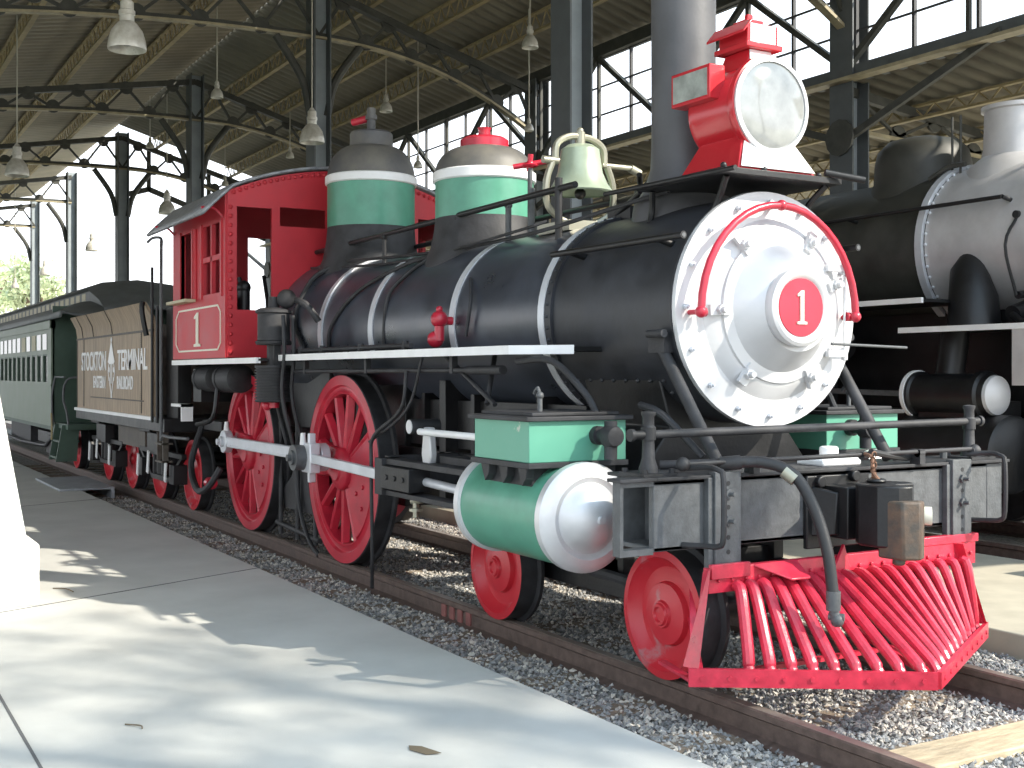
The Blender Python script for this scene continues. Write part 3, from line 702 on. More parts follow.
# springs/hangers between the drivers
b = B()
b.prism([(-5.9,-.72,.42),(-5.75,-.72,.3),(-4.95,-.72,.3),(-4.8,-.72,.42),(-5.1,-.72,.6),(-5.35,-.72,.95),(-5.6,-.72,.6)],(0,.12,0))
for x in (-5.8,-5.35,-4.9): b.cyl((x,-.75,.05),(x,-.75,1.1),.022)
b.cyl((-5.9,-.75,.15),(-4.8,-.75,.1),.025); b.tube([(-5.35,-.76,.9),(-5.3,-.76,.4),(-5.0,-.78,.1),(-4.75,-.78,-.02)],.02,sub=3)
b.build('brake_rigging','dusty_black',L1)
# ---- cylinders, steam chests
for s in (-1,1):
    Y = s*1.07; X0, X1 = -1.1, -.17; Z0 = .80
    cyl = B().lathe([(0,X0),(.27,X0),(.27,X1),(0,X1)],(0,Y,Z0),'X',56).build('cylinder','green',L1)
    B().lathe([(0,X0-.03),(.23,X0-.03),(.287,X0-.015),(.287,X0+.035),(.27,X0+.04)],(0,Y,Z0),'X',56).build('rear_band','silver',cyl)
    B().lathe([(.272,X1-.05),(.288,X1-.045),(.288,X1),(.275,X1+.015),(.245,X1+.03),(.215,X1+.04),(.2,X1+.03),(.185,X1+.025),(.17,X1+.04),(.15,X1+.07),(.11,X1+.105),(.06,X1+.128),(.022,X1+.136),(.022,X1+.155),(0,X1+.158)],(0,Y,Z0),'X',56).build('cylinder_head','cap_silver',cyl)
    ya, yb = sorted((s*1.35,s*.74))
    b = B(); b.box((-.9,ya-.01,1.055),(-.27,yb+.01,1.085)); b.box((-.8,ya+.06,.95),(-.35,yb-.02,1.06))
    for x in (-.82,-.62,-.42,): b.prism([(x,s*1.34,1.06),(x+.1,s*1.34,1.06),(x+.09,s*1.34,1.0),(x+.05,s*1.34,.96)],(0,-s*.05,0))
    b.build('steam_chest_base','dusty_black',cyl,bev=.003)
    sc = B().box((-.87,ya,1.085),(-.28,yb,1.305)).build('steam_chest','green_patchy' ,L1,bev=.004)
    b = B(); b.box((-.9,ya-.03,1.30),(-.25,yb+.03,1.325)); b.prism([(-.88,ya-.01,1.325),(-.27,ya-.01,1.325),(-.3,ya+.05,1.35),(-.85,ya+.05,1.35)],(0,yb-ya,0)) if False else b.box((-.85,ya+.03,1.325),(-.3,yb-.03,1.345))
    b.build('steam_chest_lid','dusty_black',sc,bev=.005)
    b = B(); b.cyl((-.5,s*1.15,1.34),(-.5,s*1.15,1.42),.014).ball((-.5,s*1.15,1.43),.022).tube([(-.5,s*1.15,1.42),(-.52,s*1.15,1.47),(-.56,s*1.15,1.44)],.01,sub=3); b.build('oil_cup','steel_grey',sc)
    b = B(); b.lathe([(0,-.28),(.05,-.28),(.05,-.24),(.035,-.24),(.035,-.19),(.06,-.17),(.065,-.14),(.05,-.1),(0,-.09)],(0,s*.93,1.22),'X',24); b.cyl((-.15,s*.93,1.1),(-.15,s*.93,1.3),.035); b.build('relief_valve','dusty_black',sc)
    # valve rod, rocker
    b = B(); b.cyl((-2.05,s*1.12,1.17),(-.87,s*1.12,1.17),.022); b.build('valve_rod','white',L1)
    b = B(); b.cyl((-2.12,s*1.16,1.20),(-2.12,s*.95,1.20),.05); b.build('rocker_shaft','dusty_black',L1)
    B().cyl((-2.12,s*1.165,1.20),(-2.12,s*1.155,1.20),.045).build('rocker_cap','silver',L1)
    b = B(); b.prism([(-2.04,s*1.1,1.2),(-1.96,s*1.1,1.2),(-1.93,s*1.1,1.02),(-1.95,s*1.1,.96),(-2.0,s*1.1,.94),(-2.05,s*1.1,.96),(-2.07,s*1.1,1.02)],(0,-s*.05,0)); b.build('rocker_arm','silver',L1,bev=.01)
    b = B(); b.box((-2.6,s*1.1-.06,.93),(-1.1,s*1.1+.06,.97)); b.box((-2.6,s*1.1-.06,.72),(-1.1,s*1.1+.06,.755)); b.box((-2.62,s*1.1-.09,.72),(-2.5,s*1.1+.09,.97)); b.box((-2.65,min(s*.55,s*1.1),.74),(-2.58,max(s*.55,s*1.1),.98)); b.box((-1.9,s*1.0-.05,.97),(-1.15,s*1.0+.05,1.02)); b.build('guide_bars','dusty_black',L1,bev=.004)
    b = B(); b.box((-2.5,s*1.12-.08,.77),(-2.05,s*1.12+.08,.925)); 
    for x in (-2.4,-2.27,-2.14): b.cyl((x,s*1.2,.85),(x,s*1.21,.85),.02,seg=8)
    b.build('crosshead','black',L1,bev=.006)
    B().cyl((-2.1,Y,.84),(-1.1,Y,.81),.03).build('piston_rod','rod_steel',L1)
    b = B(); b.cyl((-2.15,s*1.1,.72),(-2.15,s*1.1,.6),.02).cyl((-2.15,s*1.1,.66),(-2.15,s*1.1,.64),.045).cyl((-2.2,s*1.1,.7),(-2.05,s*1.1,.72),.02); b.build('drain_cock','brass',L1)
    # rods
    pz = .865; px1, px2 = -4.27, -6.9
    b = B(); b.bar((px2,s*.94,pz),(px1,s*.94,pz),.05,.105); 
    for x in (px1,px2): b.cyl((x,s*.9,pz),(x,s*.98,pz),.115,seg=24)
    side = b.build('side_rod','rod_steel',L1,bev=.008)
    b = B()
    for z_ in (-.034,.034): b.bar((px2+.12,s*.969,pz+z_),(px1-.12,s*.969,pz+z_),.012,.014)
    b.build('rod_flange','rod_steel',side)
    b = B(); b.bar((px1,s*1.05,pz),(-2.3,s*1.1,.83),.045,.075); b.box((px1-.08,s*1.04-.045,pz-.12),(px1+.12,s*1.04+.045,pz+.12)); b.box((px1+.02,s*1.04-.03,pz-.2),(px1+.06,s*1.04+.03,pz+.2)); 
    b.build('main_rod','rod_steel',L1,bev=.008)
    b = B(); b.cyl((px1-.05,s*.98,pz),(px1-.05,s*1.17,pz),.105,seg=24).cyl((px1-.05,s*1.17,pz),(px1-.05,s*1.19,pz),.06,seg=16).cyl((px1-.05,s*1.19,pz),(px1-.05,s*1.22,pz),.03,seg=6); b.build('crank_pin','steel_grey',L1)
    b = B(); b.cyl((px1-.05,s*1.08,pz+.08),(px1-.05,s*1.08,pz+.2),.03,.02).cyl((px2,s*.94,pz+.1),(px2,s*.94,pz+.2),.03,.018); b.build('oil_cup','white',L1)
    b = B(); b.cyl((px2,s*.8,pz),(px2,s*1.01,pz),.055).cyl((px2,s*1.01,pz),(px2,s*1.04,pz),.035,seg=6); b.build('crank_pin','rod_steel',L1)
# ---- smokebox braces and pilot beam
for s in (-1,1):
    b = B(); b.cyl((-.13,s*.62,1.7),(.33,s*.60,1.08),.032); b.box((-.2,s*.6-.05,1.66),(-.06,s*.6+.05,1.76)); b.cyl((-.16,s*.68,1.76),(-.02,s*.68,1.76),.022); b.build('smokebox_brace','dusty_black',L1)
B().tube([(-.2,-.7,1.38),(0,-.7,1.33),(.2,-.6,1.12)],.02,sub=3).build('pipe','dusty_black',L1)
beam = B().box((.46,-1.14,.71),(.5,1.2,1.045)).box((.2,-1.14,.71),(.24,1.2,1.045)).box((.2,-1.14,.71),(.5,1.2,.735)).box((.2,-1.14,1.02),(.5,1.2,1.045)).box((.24,-1.0,.73),(.46,-.98,1.03)).box((.18,1.2,.72),(.5,1.33,1.04)).build('pilot_beam','steel_grey',L1,bev=.006)
b = B(); b.box((.44,-1.33,.7),(.5,-1.14,.73)).box((.44,-1.33,1.02),(.5,-1.14,1.045)).box((.44,-1.33,.73),(.5,-1.312,1.02)); b.build('beam_step_box','steel_grey',beam)
b = B(); b.box((.12,-1.14,1.045),(.53,1.36,1.062)); b.box((.42,-1.35,1.045),(.53,-1.14,1.062)); b.build('beam_top_plate','dusty_black',beam,bev=.003)
for y0,y1 in ((-.81,-.65),(.86,1.01)):
    b = B(); b.box((.5,y0-.03,.55),(.535,y0,1.05)); b.box((.5,y0,.56),(.55,y1,1.075)); pl = b.build('pilot_bracket','steel_grey',L1,bev=.003)
    ym = (y0+y1)/2
    for z in (.97,.84): B().cyl((.55,ym,z),(.565,ym,z),.026,seg=6).cyl((.56,ym,z),(.6,ym,z),.011,seg=8).build('bolt','steel_grey',pl)
    for z in (1.02,.905,.76,.69): B().cyl((.5495,ym,z),(.5515,ym,z),.012,seg=12).build('bolt_hole','rubber',pl)
# posts with handrail
for y in (-1.08,1.2):
    b = B(); b.lathe([(.05,1.06),(.045,1.1),(.032,1.14),(.028,1.24),(.036,1.23),(.036,1.29),(.028,1.30),(.028,1.34),(.034,1.35),(.034,1.365),(0,1.37)],(.38,y,0),'Z',20); b.box((.28,y-.1,1.06),(.48,y+.1,1.075))
    for dx in (-.08,.08):
        for dy in (-.08,.08): b.cyl((.38+dx,y+dy,1.07),(.38+dx,y+dy,1.095),.015,seg=6)
    b.build('flag_post','dusty_black',L1)
b = B(); b.cyl((.38,-1.17,1.255),(.38,1.28,1.275),.021)
for y in (-1.17,1.28): b.cyl((.38,y,1.255 if y<0 else 1.275),(.38,y+(.02 if y>0 else -.02),1.255 if y<0 else 1.275),.03)
b.build('front_handrail','dusty_black',L1)
b = B(); b.cyl((.53,-.98,1.12),(.53,1.05,1.13),.012)
for y in (-.98,-.5,.2,.62,1.05): b.cyl((.53,y-.02,1.12),(.53,y+.02,1.12),.022)
for y in (-.55,.62): b.box((.48,y-.02,1.06),(.55,y+.02,1.14))
b.ball((.53,1.06,1.12),.035); b.ball((.53,-.99,1.12),.035)
b.build('coupler_lift_rod','dusty_black',L1)
for y,xx in ((-.92,.74),(1.07,.72)):
    B().tube([(.51,y-.05,1.1),(.62,y,1.11),(xx-.03,y,1.10),(xx,y,1.06),(xx,y,.8),(xx-.03,y,.75),(.62,y,.74),(.5,y-.05,.735)],.014,sub=3).build('grab_iron','dusty_black',L1)
# coupler
b = B(); b.box((.5,-.09,.72),(.7,.12,.98)); b.box((.5,-.2,.66),(.53,.24,1.03)); b.box((.68,-.02,.7),(.72,.03,1.0)); b.cyl((.5,-.12,1.0),(.56,-.12,1.0),.03); b.cyl((.5,.12,1.02),(.56,.12,1.02),.03)
b.prism([(.5,-.18,.72),(.64,-.12,.74),(.64,-.1,.95),(.5,-.18,.98)],(0,.03,0))
cp = b.build('coupler_pocket','black',L1,bev=.006)
b = B(); P = [(.72,-.06),(.8,-.12),(.92,-.12),(1.0,-.06),(1.02,.02),(.94,.0),(.88,.04),(.9,.16),(.84,.18),(.74,.12)]
b.prism([(x,y,.71) for x,y in P],(0,0,.3)); b.cyl((.8,0,1.01),(.8,0,1.03),.05)
ch = b.build('coupler','black',L1,bev=.012)
b = B(); b.prism([(.9,-.10,.66),(1.04,-.08,.66),(1.08,.0,.66),(1.05,.06,.66),(.98,.03,.66),(.92,.03,.66)],(0,0,.28)); b.cyl((.98,-.04,.63),(.98,-.04,.68),.03); b.build('coupler_knuckle','worn_brown',ch,bev=.012)
b = B(); b.cyl((1.0,.1,.86),(1.03,.13,.86),.045,seg=16); b.build('coupler_pin_cap','cream',ch)
b = B()
for i in range(6): b.lathe([(.014,-.004),(.02,0),(.014,.004)],(.78+.0*i,.0+.008*(i%2),1.02+.025*i),'X' if i%2 else 'Y',10)
b.tube([(.53,.2,1.13),(.66,.12,1.12),(.78,.0,1.06),(.82,0,1.02)],.01,sub=3); b.build('lift_chain','rust',ch)
# hose
hs = B().tube([(.5,-.72,1.115),(.62,-.56,1.10),(.74,-.46,1.04),(.84,-.43,.9),(.9,-.41,.7),(.92,-.41,.52)],[.028]*64,seg=12,sub=0)
hs.bm.free(); hs = B().tube([(.5,-.75,1.11),(.6,-.58,1.12),(.72,-.48,1.07),(.82,-.44,.92),(.89,-.42,.72),(.92,-.41,.5)],.028,seg=12,sub=6).build('brake_hose','rubber',L1)
b = B(); b.cyl((.92,-.41,.53),(.92,-.41,.44),.034).cyl((.92,-.41,.44),(.935,-.4,.39),.024).ball((.935,-.4,.395),.033).cyl((.9,-.42,.41),(.96,-.38,.41),.018); b.build('hose_coupling','steel_grey',hs)
b = B(); b.cyl((.69,-.5,1.08),(.735,-.47,1.04),.036); b.build('hose_clamp','brass',hs)
b = B(); b.cyl((.3,-.95,1.1),(.6,-.6,1.12),.022).cyl((.5,-.74,1.11),(.56,-.66,1.12),.035); b.build('pipe','dusty_black',L1)
b = B(); b.box((.22,.02,1.06),(.42,.3,1.1)); b.cyl((.32,.16,1.1),(.32,.16,1.16),.05); b.build('draft_casting','white',L1,bev=.012)
B().tube([(.56,.22,1.14),(.5,.5,1.1),(.45,.72,1.09)],.018,sub=3).build('hose','rubber',L1)
for y in (.35,.7,1.08): B().cyl((.3,y,1.06),(.3,y,1.12),.022,seg=6).build('nut','steel_grey',L1)
# ---- pilot
nose = Vector((1.24,-.08,0)); endL = Vector((.62,-1.03,0)); endR = Vector((.62,1.03,0))
pil = B()
for s in (-1,1):
    e = Vector((.62,s*1.03,0)); d = (nose-e).normalized(); n = Vector((d.y*-s*-1,0,0))
    nn = Vector((sin(atan2(1.03,.64)), 0, 0))
    out = Vector((1.03, s*.64, 0)).normalized()
    P = [e+Vector((0,0,.1)), nose+Vector((0,0,.1)), nose+Vector((0,0,.18)), e+Vector((0,0,.185))]
    pil.prism(P, out*.02)
    for i in range(9):
        q = e.lerp(nose,(i+.5)/9)+Vector((0,0,.14))+out*.02; pil.cyl(q,q+out*.006,.012,seg=8)
    # angle shelf
    pil.prism([e+Vector((0,0,.1)), nose+Vector((0,0,.1)), nose+Vector((-.1,0,.1)), e+Vector((0,-s*.1,.1))],(0,0,.012))
pilot = pil.build('pilot','pilot_red',L1,ang=30)
b = B(); b.box((.52,-.86,.5),(.56,1.03,.62))
b.box((.56,-.86,.57),(.585,-.62,.64)); b.prism([(.56,-.58,.61),(.56,-.3,.615),(.7,-.34,.55),(.7,-.46,.55)],(0,0,.01))
b.box((.52,.55,.62),(.565,1.05,.665)); b.prism([(.57,-.1,.5),(.57,.06,.5),(.57,.0,.68)],(.02,0,0))
for i in range(22): b.cyl((.56,-.8+i*.085,.56),(.572,-.8+i*.085,.56),.011,seg=6)
b.build('pilot_top_bar','pilot_red',pilot,bev=.003)
for s in (-1,1):
    for i in range(10 if s > 0 else 9):
        yt = .0+.099*i if s > 0 else -.09-.077*i
        f = (i+.45)/10. if s > 0 else (i+.5)/11.3; q = nose.lerp(Vector((.62,s*1.0,0)),f)
        p0 = Vector((.575,yt,.53)); p1 = Vector((q.x-.03,q.y,.185))
        pm = p0.lerp(p1,.12)+Vector((.03,0,.015)); pn = p0.lerp(p1,.85)+Vector((.01,0,.008))
        B().tube([p0,pm,pn,p1,Vector((q.x,q.y,.15))],[.02]*99,sub=0,seg=10).bm.free() if False else B().tube([p0,pm,pn,p1,Vector((q.x-.012,q.y,.15))],[.024]+[.029 if s < 0 else .026]*11+[.025],sub=4,seg=10).build('pilot_slat','pilot_red',pilot)
    b = B(); b.prism([(.56,s*.85,.62),(.64,s*.99,.18),(.57,s*.96,.18),(.52,s*.85,.6)],(0,s*.012,0)); b.prism([(.56,s*.85,.62),(.6,s*.88,.62),(.66,s*1.0,.18),(.58,s*1.02,.18)],(-.012,0,0)); b.bar((.3,s*.75,.55),(.6,s*.98,.14),.03,.012); b.bar((.2,s*.7,.4),(.62,s*.95,.12),.03,.012)
    b.bar((.62,s*1.0,.12),(.25,s*.9,.12),.04,.015); b.build('pilot_brace','pilot_red',pilot)
b = B(); b.bar((1.2,0,.12),(.5,0,.3),.04,.03); b.bar((.6,-.9,.12),(.6,.9,.12),.04,.02); b.build('pilot_brace','pilot_red',pilot)
# ---- air pump
b = B(); ax_, ay = -5.1, -1.06
b.lathe([(0,1.8),(.15,1.8),(.16,1.815),(.16,1.83),(.142,1.84),(.142,2.07),(.16,2.08),(.16,2.1),(.12,2.12),(0,2.13)],(ax_,ay,0),'Z',28)
b.lathe([(.05,1.62),(.05,1.8)],(ax_,ay,0),'Z',12); b.box((ax_-.1,ay-.03,1.62),(ax_-.06,ay+.03,1.8)); b.box((ax_+.06,ay-.03,1.62),(ax_+.1,ay+.03,1.8))
pump = b.build('air_pump','dusty_black',L1)
P = [(0,1.3),(.15,1.3)]
for i in range(12): z = 1.31+i*.024; P += [(.165,z),(.165,z+.01),(.15,z+.012),(.15,z+.022)]
P += [(.165,1.6),(.165,1.62),(0,1.62)]
B().lathe(P,(ax_,ay,0),'Z',28).build('pump_air_cylinder','dusty_black',pump)
b = B(); b.cyl((ax_,ay,2.1),(ax_,ay,2.22),.05).ball((ax_+.1,ay+.08,2.2),.085).tube([(ax_+.1,ay+.12,2.2),(ax_+.25,ay+.2,2.15),(ax_+.3,ay+.3,2.0)],.03,sub=3); b.build('pump_valve_head','dusty_black',pump)
B().ball((ax_-.03,ay-.05,1.27),.045).cyl((ax_,ay,1.25),(ax_,ay,1.32),.05).build('pump_drain','red',pump)
for i,(dx,dy) in enumerate(((.2,.1),(.24,.0),(-.22,.1))): B().tube([(ax_+dx,ay+dy,2.05),(ax_+dx+.03,ay+dy,1.7),(ax_+dx-.02,ay+dy,1.35),(ax_+dx,ay+dy+.1,.9)],.018,sub=4).build('pipe','dusty_black',L1)
# ---- cab
XC0, XC1, WC = -7.9, -6.02, 1.2
arch = lambda y: 3.53-.27*(y/1.2)**2
cab = grid_wall([i*.15-1.2 for i in range(17)], [1.70,3.2], [(-1.11,-.77,2.15,3.12),(-.69,-.22,2.96,3.14),(.77,1.11,2.15,3.12),(.22,.69,2.96,3.14)], arch, lambda u,z: (XC1,u,z), 'cab_front_wall','cab_red',L1,.03,
    extra=lambda b: [b.ball((XC1+.018,1.17*s,1.75+i*.085),.006,6) for s in (-1,1) for i in range(17)]+[b.ball((XC1+.018,y*.06-1.14,arch(y*.06-1.14)-.035),.006,6) for y in range(39)] and None)
grid_wall([-1.2,-.4,.4,1.2],[1.7,3.2],[(-.4,.4,1.7,3.05)],arch,lambda u,z:(XC0,u,z),'cab_rear_frame','cab_red',L1,.03)
for s in (-1,1):
    wl = grid_wall([XC0,XC1],[1.70,3.1],[(-7.57,-7.15,2.3,2.99),(-6.76,-6.17,2.32,2.99)],lambda u:3.25,lambda u,z:(u,s*WC,z),'cab_side_wall','cab_red',L1,.035)
    b = B(); b.bar((-6.76,s*WC,2.66),(-6.17,s*WC,2.66),.04,.05); b.bar((-6.47,s*WC,2.32),(-6.47,s*WC,2.99),.04,.04)
    for x in (-6.8,-6.13): b.box((x-.025,s*WC-.03,2.28),(x+.025,s*WC+.03,3.02))
    b.build('window_sash','cab_red',wl)
    b = B(); b.box((-7.75,s*1.26-.07,2.27),(-7.02,s*1.26+.07,2.30)); b.build('arm_rest','cream_trim_and_reflection',wl)
    B().cyl((-7.0,s*1.225,2.3),(-7.0,s*1.225,3.0),.02).build('window_post','cab_red',wl); B().box((-7.62,s*1.2-.03,2.28),(-7.57,s*1.2+.03,3.02)).build('window_frame','cab_red',wl); b = B().box((-7.15,s*1.2-.03,2.28),(-7.1,s*1.2+.03,3.02)); b.build('window_frame','cab_red',wl)
    # number panel outline
    b = B(); yo = s*(WC+.02); xa, xb, za, zb_ = -7.75, -6.15, 1.78, 2.2
    O = [(xa+.1,za),(xb-.1,za),(xb,za+.07),(xb,zb_-.07),(xb-.1,zb_),(xa+.1,zb_),(xa,zb_-.07),(xa,za+.07)]
    for p,q in zip(O,O[1:]+O[:1]): b.bar((p[0],yo,p[1]),(q[0],yo,q[1]),.006,.018)
    b.build('panel_outline','cream',wl)
    one((-6.95,yo,1.82),(-s*1.6 if s>0 else 1.6,0,0),(0,0,1.0),.34,.006,wl)
    b = B(); b.box((-7.95,s*1.2-.02,1.64),(-5.1,s*1.2+.02,1.69)); b.build('cab_sill','white',L1)
    b = B(); b.box((-7.95,min(s*.6,s*1.2),1.66),(-5.1,max(s*.6,s*1.2),1.68)); b.build('cab_running_board','black',L1)
    # roof bracket hooks
    b = B()
    for x in (-6.1,-7.85): b.tube([(x,s*1.21,3.02),(x,s*1.3,3.1),(x,s*1.42,3.1)],.012,sub=3)
    b.build('eave_bracket','red',L1)
b = B(); rows = []
for i in range(31):
    y = -1.44+i*.096; rows.append([(x,y,arch(y)+.03 if abs(y) < 1.16 else arch(1.15)+.03-(abs(y)-1.15)*.85-(abs(y)-1.15)**2*.4) for x in (-8.12,-7.9,-6.9,-5.97)])
b.sheet(rows); rf = b.build('cab_roof','roof_grey',L1,solid=.03)
b = B(); b.box((XC0,-1.2,1.67),(XC1,1.2,1.7)); b.build('cab_floor','tan_dark',L1)
b = B(); b.lathe([(0,-6.6),(.6,-6.6),(.6,-6.0)],(0,0,ZC),'X',40)
for p,q in (((-6.65,-.3,2.2),(-6.85,-.3,2.7)),((-6.7,-.55,2.1),(-6.9,-.55,2.55)),((-6.65,.2,2.3),(-6.8,.25,2.6)),((-6.65,-.1,2.4),(-6.65,.5,2.45)),((-6.4,-.85,1.7),(-6.6,-.9,2.5))): b.cyl(p,q,.02)
for y,z in ((-.25,2.4),(.1,2.55),(.35,2.3),(-.45,2.2)): b.cyl((-6.62,y,z),(-6.72,y,z),.08)
b.cyl((-6.3,-.95,2.15),(-6.3,-.95,2.35),.06).ball((-6.3,-.95,2.38),.07); b.box((-6.5,-1.0,1.7),(-6.2,-.7,2.12))
b.build('boiler_backhead','black',L1)
# tanks under cab
for x in (-7.5,-6.75):
    b = B(); b.lathe([(0,-.28),(.1,-.28),(.14,-.26),(.14,.26),(.1,.28),(0,.28)],(x,-.92,1.5),'X',28); b.lathe([(.142,-.2),(.147,-.2),(.147,-.16),(.142,-.16)],(x,-.92,1.5),'X',28); b.build('air_reservoir','dusty_black',L1)
b = B(); b.box((-7.9,-1.0,1.25),(-7.6,-.5,1.6)); b.box((-7.9,-.9,.95),(-7.2,-.5,1.05)); b.tube([(-7.0,-1.0,1.4),(-7.0,-1.05,1.1),(-7.4,-1.1,1.02)],.025,sub=4); b.build('cab_support','black',L1)
b = B(); b.box((-7.98,-1.22,1.2),(-7.55,-1.1,1.23)); b.box((-7.58,-1.22,1.05),(-7.55,-1.1,1.23)); b.build('cab_step','white',L1)
b = B(); b.tube([(-8.5,-1.35,3.0),(-8.45,-1.3,3.05),(-8.2,-1.27,3.02),(-8.2,-1.27,2.9)],.015,sub=3); b.tube([(-8.2,-1.27,3.0),(-8.2,-1.27,1.0),(-8.1,-1.27,.88),(-7.3,-1.22,.88)],.018,sub=3); b.build('cab_handrail','steel_grey',L1)
b = B(); b.tube([(-7.9,-.9,1.0),(-7.8,-1.05,.6),(-7.4,-1.1,.35),(-7.0,-1.1,.4),(-6.9,-1.0,.6)],.035,sub=5); b.build('feed_hose','dusty_black',L1)
B().cyl((-7.3,-1.0,.42),(-7.2,-1.0,.42),.06).build('hose_nut','red',L1)
# ================================================================ TENDER
T = thing('tender','brown wooden-sided tender with white lettering, coupled behind the red cab','tender',(-11,0,0))
xr, xf, yw = -13.42, -8.85, 1.2
for s in (-1,1):
    side = B().box((xr,min(s*yw,s*(yw-.04)),1.06),(xf,max(s*yw,s*(yw-.04)),2.05)).build('side_panel','tan',T)
    b = B(); P = [(s*yw,2.05),(s*(yw+.02),2.2),(s*(yw+.1),2.36),(s*(yw+.08),2.37),(s*(yw-.02),2.2),(s*(yw-.04),2.05)]
    b.prism([(xr+.0,y,z) for y,z in P],(xf-xr,0,0)); b.build('flared_coping','tan',T)
    b = B()
    for x in (xr+.03,-12.9,xf-.55,xf-.03): b.box((x-.012,s*yw-.008,1.08),(x+.012,s*yw+.008,2.05))
    b.box((xr,s*yw-.012,2.035),(xf,s*yw+.012,2.06)); b.box((-12.4,s*yw-.01,1.22),(-9.3,s*yw+.01,1.235))
    for x in (-12.95,-12.2,-11.0): b.bar((x,s*(yw+.006),2.06),(x,s*(yw+.026),2.2),.012,.01); b.bar((x,s*(yw+.026),2.2),(x,s*(yw+.106),2.36),.012,.01)
    for i in range(40): b.ball((xf-.55,s*(yw+.008),1.1+i*.024),.006,5)
    b.build('panel_strips','tan_dark',side)
    ux = (1,0,0) if s < 0 else (-1,0,0); yt = s*(yw+.006); xm = -11.05
    e = Vector(ux).x
    text_mesh('STOCKTON',.36,.86,(xm-e*1.16,yt,1.60),ux,(0,0,1),'lettering','white',side)
    text_mesh('TERMINAL',.36,.94,(xm+e*1.16,yt,1.60),ux,(0,0,1),'lettering','white',side)
    text_mesh('EASTERN',.23,.84,(xm-e*.76,yt,1.36),ux,(0,0,1),'lettering','white',side)
    text_mesh('RAILROAD',.23,.8,(xm+e*.78,yt,1.36),ux,(0,0,1),'lettering','white',side)
    b = B()
    b.prism([(xm-.0,yt,1.98),(xm+.2,yt,1.70),(xm+.02,yt,1.66),(xm,yt,1.66),(xm-.02,yt,1.66),(xm-.2,yt,1.70)],(0,s*.004,0))
    for k in (-1,1): b.bar((xm+k*.03,yt,1.68),(xm+k*.03,yt,1.42),.005,.022); b.bar((xm+k*.12,yt,1.72),(xm+k*.2,yt,1.58),.005,.02); b.bar((xm+k*.2,yt,1.58),(xm+k*.14,yt,1.46),.005,.02); b.bar((xm+k*.13,yt,1.5),(xm,yt,1.26),.005,.025); b.cyl((xm+k*.14,yt-.003,1.6),(xm+k*.14,yt+.003,1.6),.035,seg=12)
    for z in (1.99,1.25): b.cyl((xm,yt-.003,z),(xm,yt+.003,z),.032,seg=12)
    b.build('emblem','white',side)
    B().box((xr-.02,s*1.22-.02,1.02),(xf+.1,s*1.22+.02,1.06)).build('tender_sill','white',T)
B().box((xr,-1.16,1.06),(xr+.04,1.16,2.3)).build('end_panel','tan_dark',T); b = B().box((xf-.5,-1.16,1.06),(xf-.46,1.16,2.0)); b.build('end_panel','tan_dark',T)
b = B(); b.box((xr,-1.18,1.9),(xf-.5,1.18,1.95)); b.build('tank_top','tan_dark',T)
b = B(); b.box((xr-.1,-1.2,.9),(xf+.5,1.2,1.05)); b.box((xf,-1.05,1.05),(xf+.5,-.9,2.3)) ; b.build('tender_frame','black',T,bev=.005)
b = B()
for y in (-1.24,): 
    for x in (xf+.12,xf+.35): b.cyl((x,y,1.0),(x,y,2.75 if x<xf+.2 else 2.3),.016)
b.tube([(xf+.0,-1.32,2.36),(xf+.02,-1.33,2.25),(xf+.02,-1.28,1.98)],.03,sub=2)
b.build('grab_rail','black',T)
b = B()
for x in (xf+.0,xf+.26): b.box((x,-1.16,.55),(x+.03,-1.1,1.0))
for z in (.55,.75,.96): b.box((xf,-1.18,z),(xf+.29,-1.05,z+.02))
b.build('step','tan_dark',T)
for tx, n_ in ((-9.35,0),(-12.35,1)):
    for dx in (-.75,.75):
        for s in (-1,1): truckwheel(tx+dx,s,T,.4)
        B().cyl((tx+dx,-.7,.4),(tx+dx,.7,.4),.06).build('axle','black',T)
    for s in (-1,1):
        b = B(); yo = s*.98
        b.bar((tx-1.0,yo,.62),(tx+1.0,yo,.62),.06,.06); b.bar((tx-.95,yo,.6),(tx-.4,yo,.32),.05,.05); b.bar((tx+.95,yo,.6),(tx+.4,yo,.32),.05,.05); b.bar((tx-.4,yo,.32),(tx+.4,yo,.32),.06,.06)
        for dx in (-.75,.75): b.box((tx+dx-.1,yo-.08,.3),(tx+dx+.1,yo+.08,.52))
        for dx in (-.2,0,.2): b.cyl((tx+dx,yo,.36),(tx+dx,yo,.6),.055)
        b.box((tx-.3,yo-.1,.6),(tx+.3,yo+.02,.85)); b.box((tx-.9,yo-.06,.84),(tx-.35,yo-.02,.95))
        b.build('truck_side_frame','black',T,bev=.006)
        b = B()
        for dx,dz in ((-.72,.0),(-.2,.06),(.62,.02)): b.prism([(tx+dx,yo+s*.12,.32+dz),(tx+dx+.07,yo+s*.12,.3+dz),(tx+dx+.12,yo+s*.12,.56+dz),(tx+dx+.05,yo+s*.12,.58+dz)],(0,s*.015,0))
        b.build('brake_block','white',T)
b = B(); b.box((-11.6,-1.0,.62),(-10.1,1.0,.9)); b.build('coal_hopper','tan_dark',T)
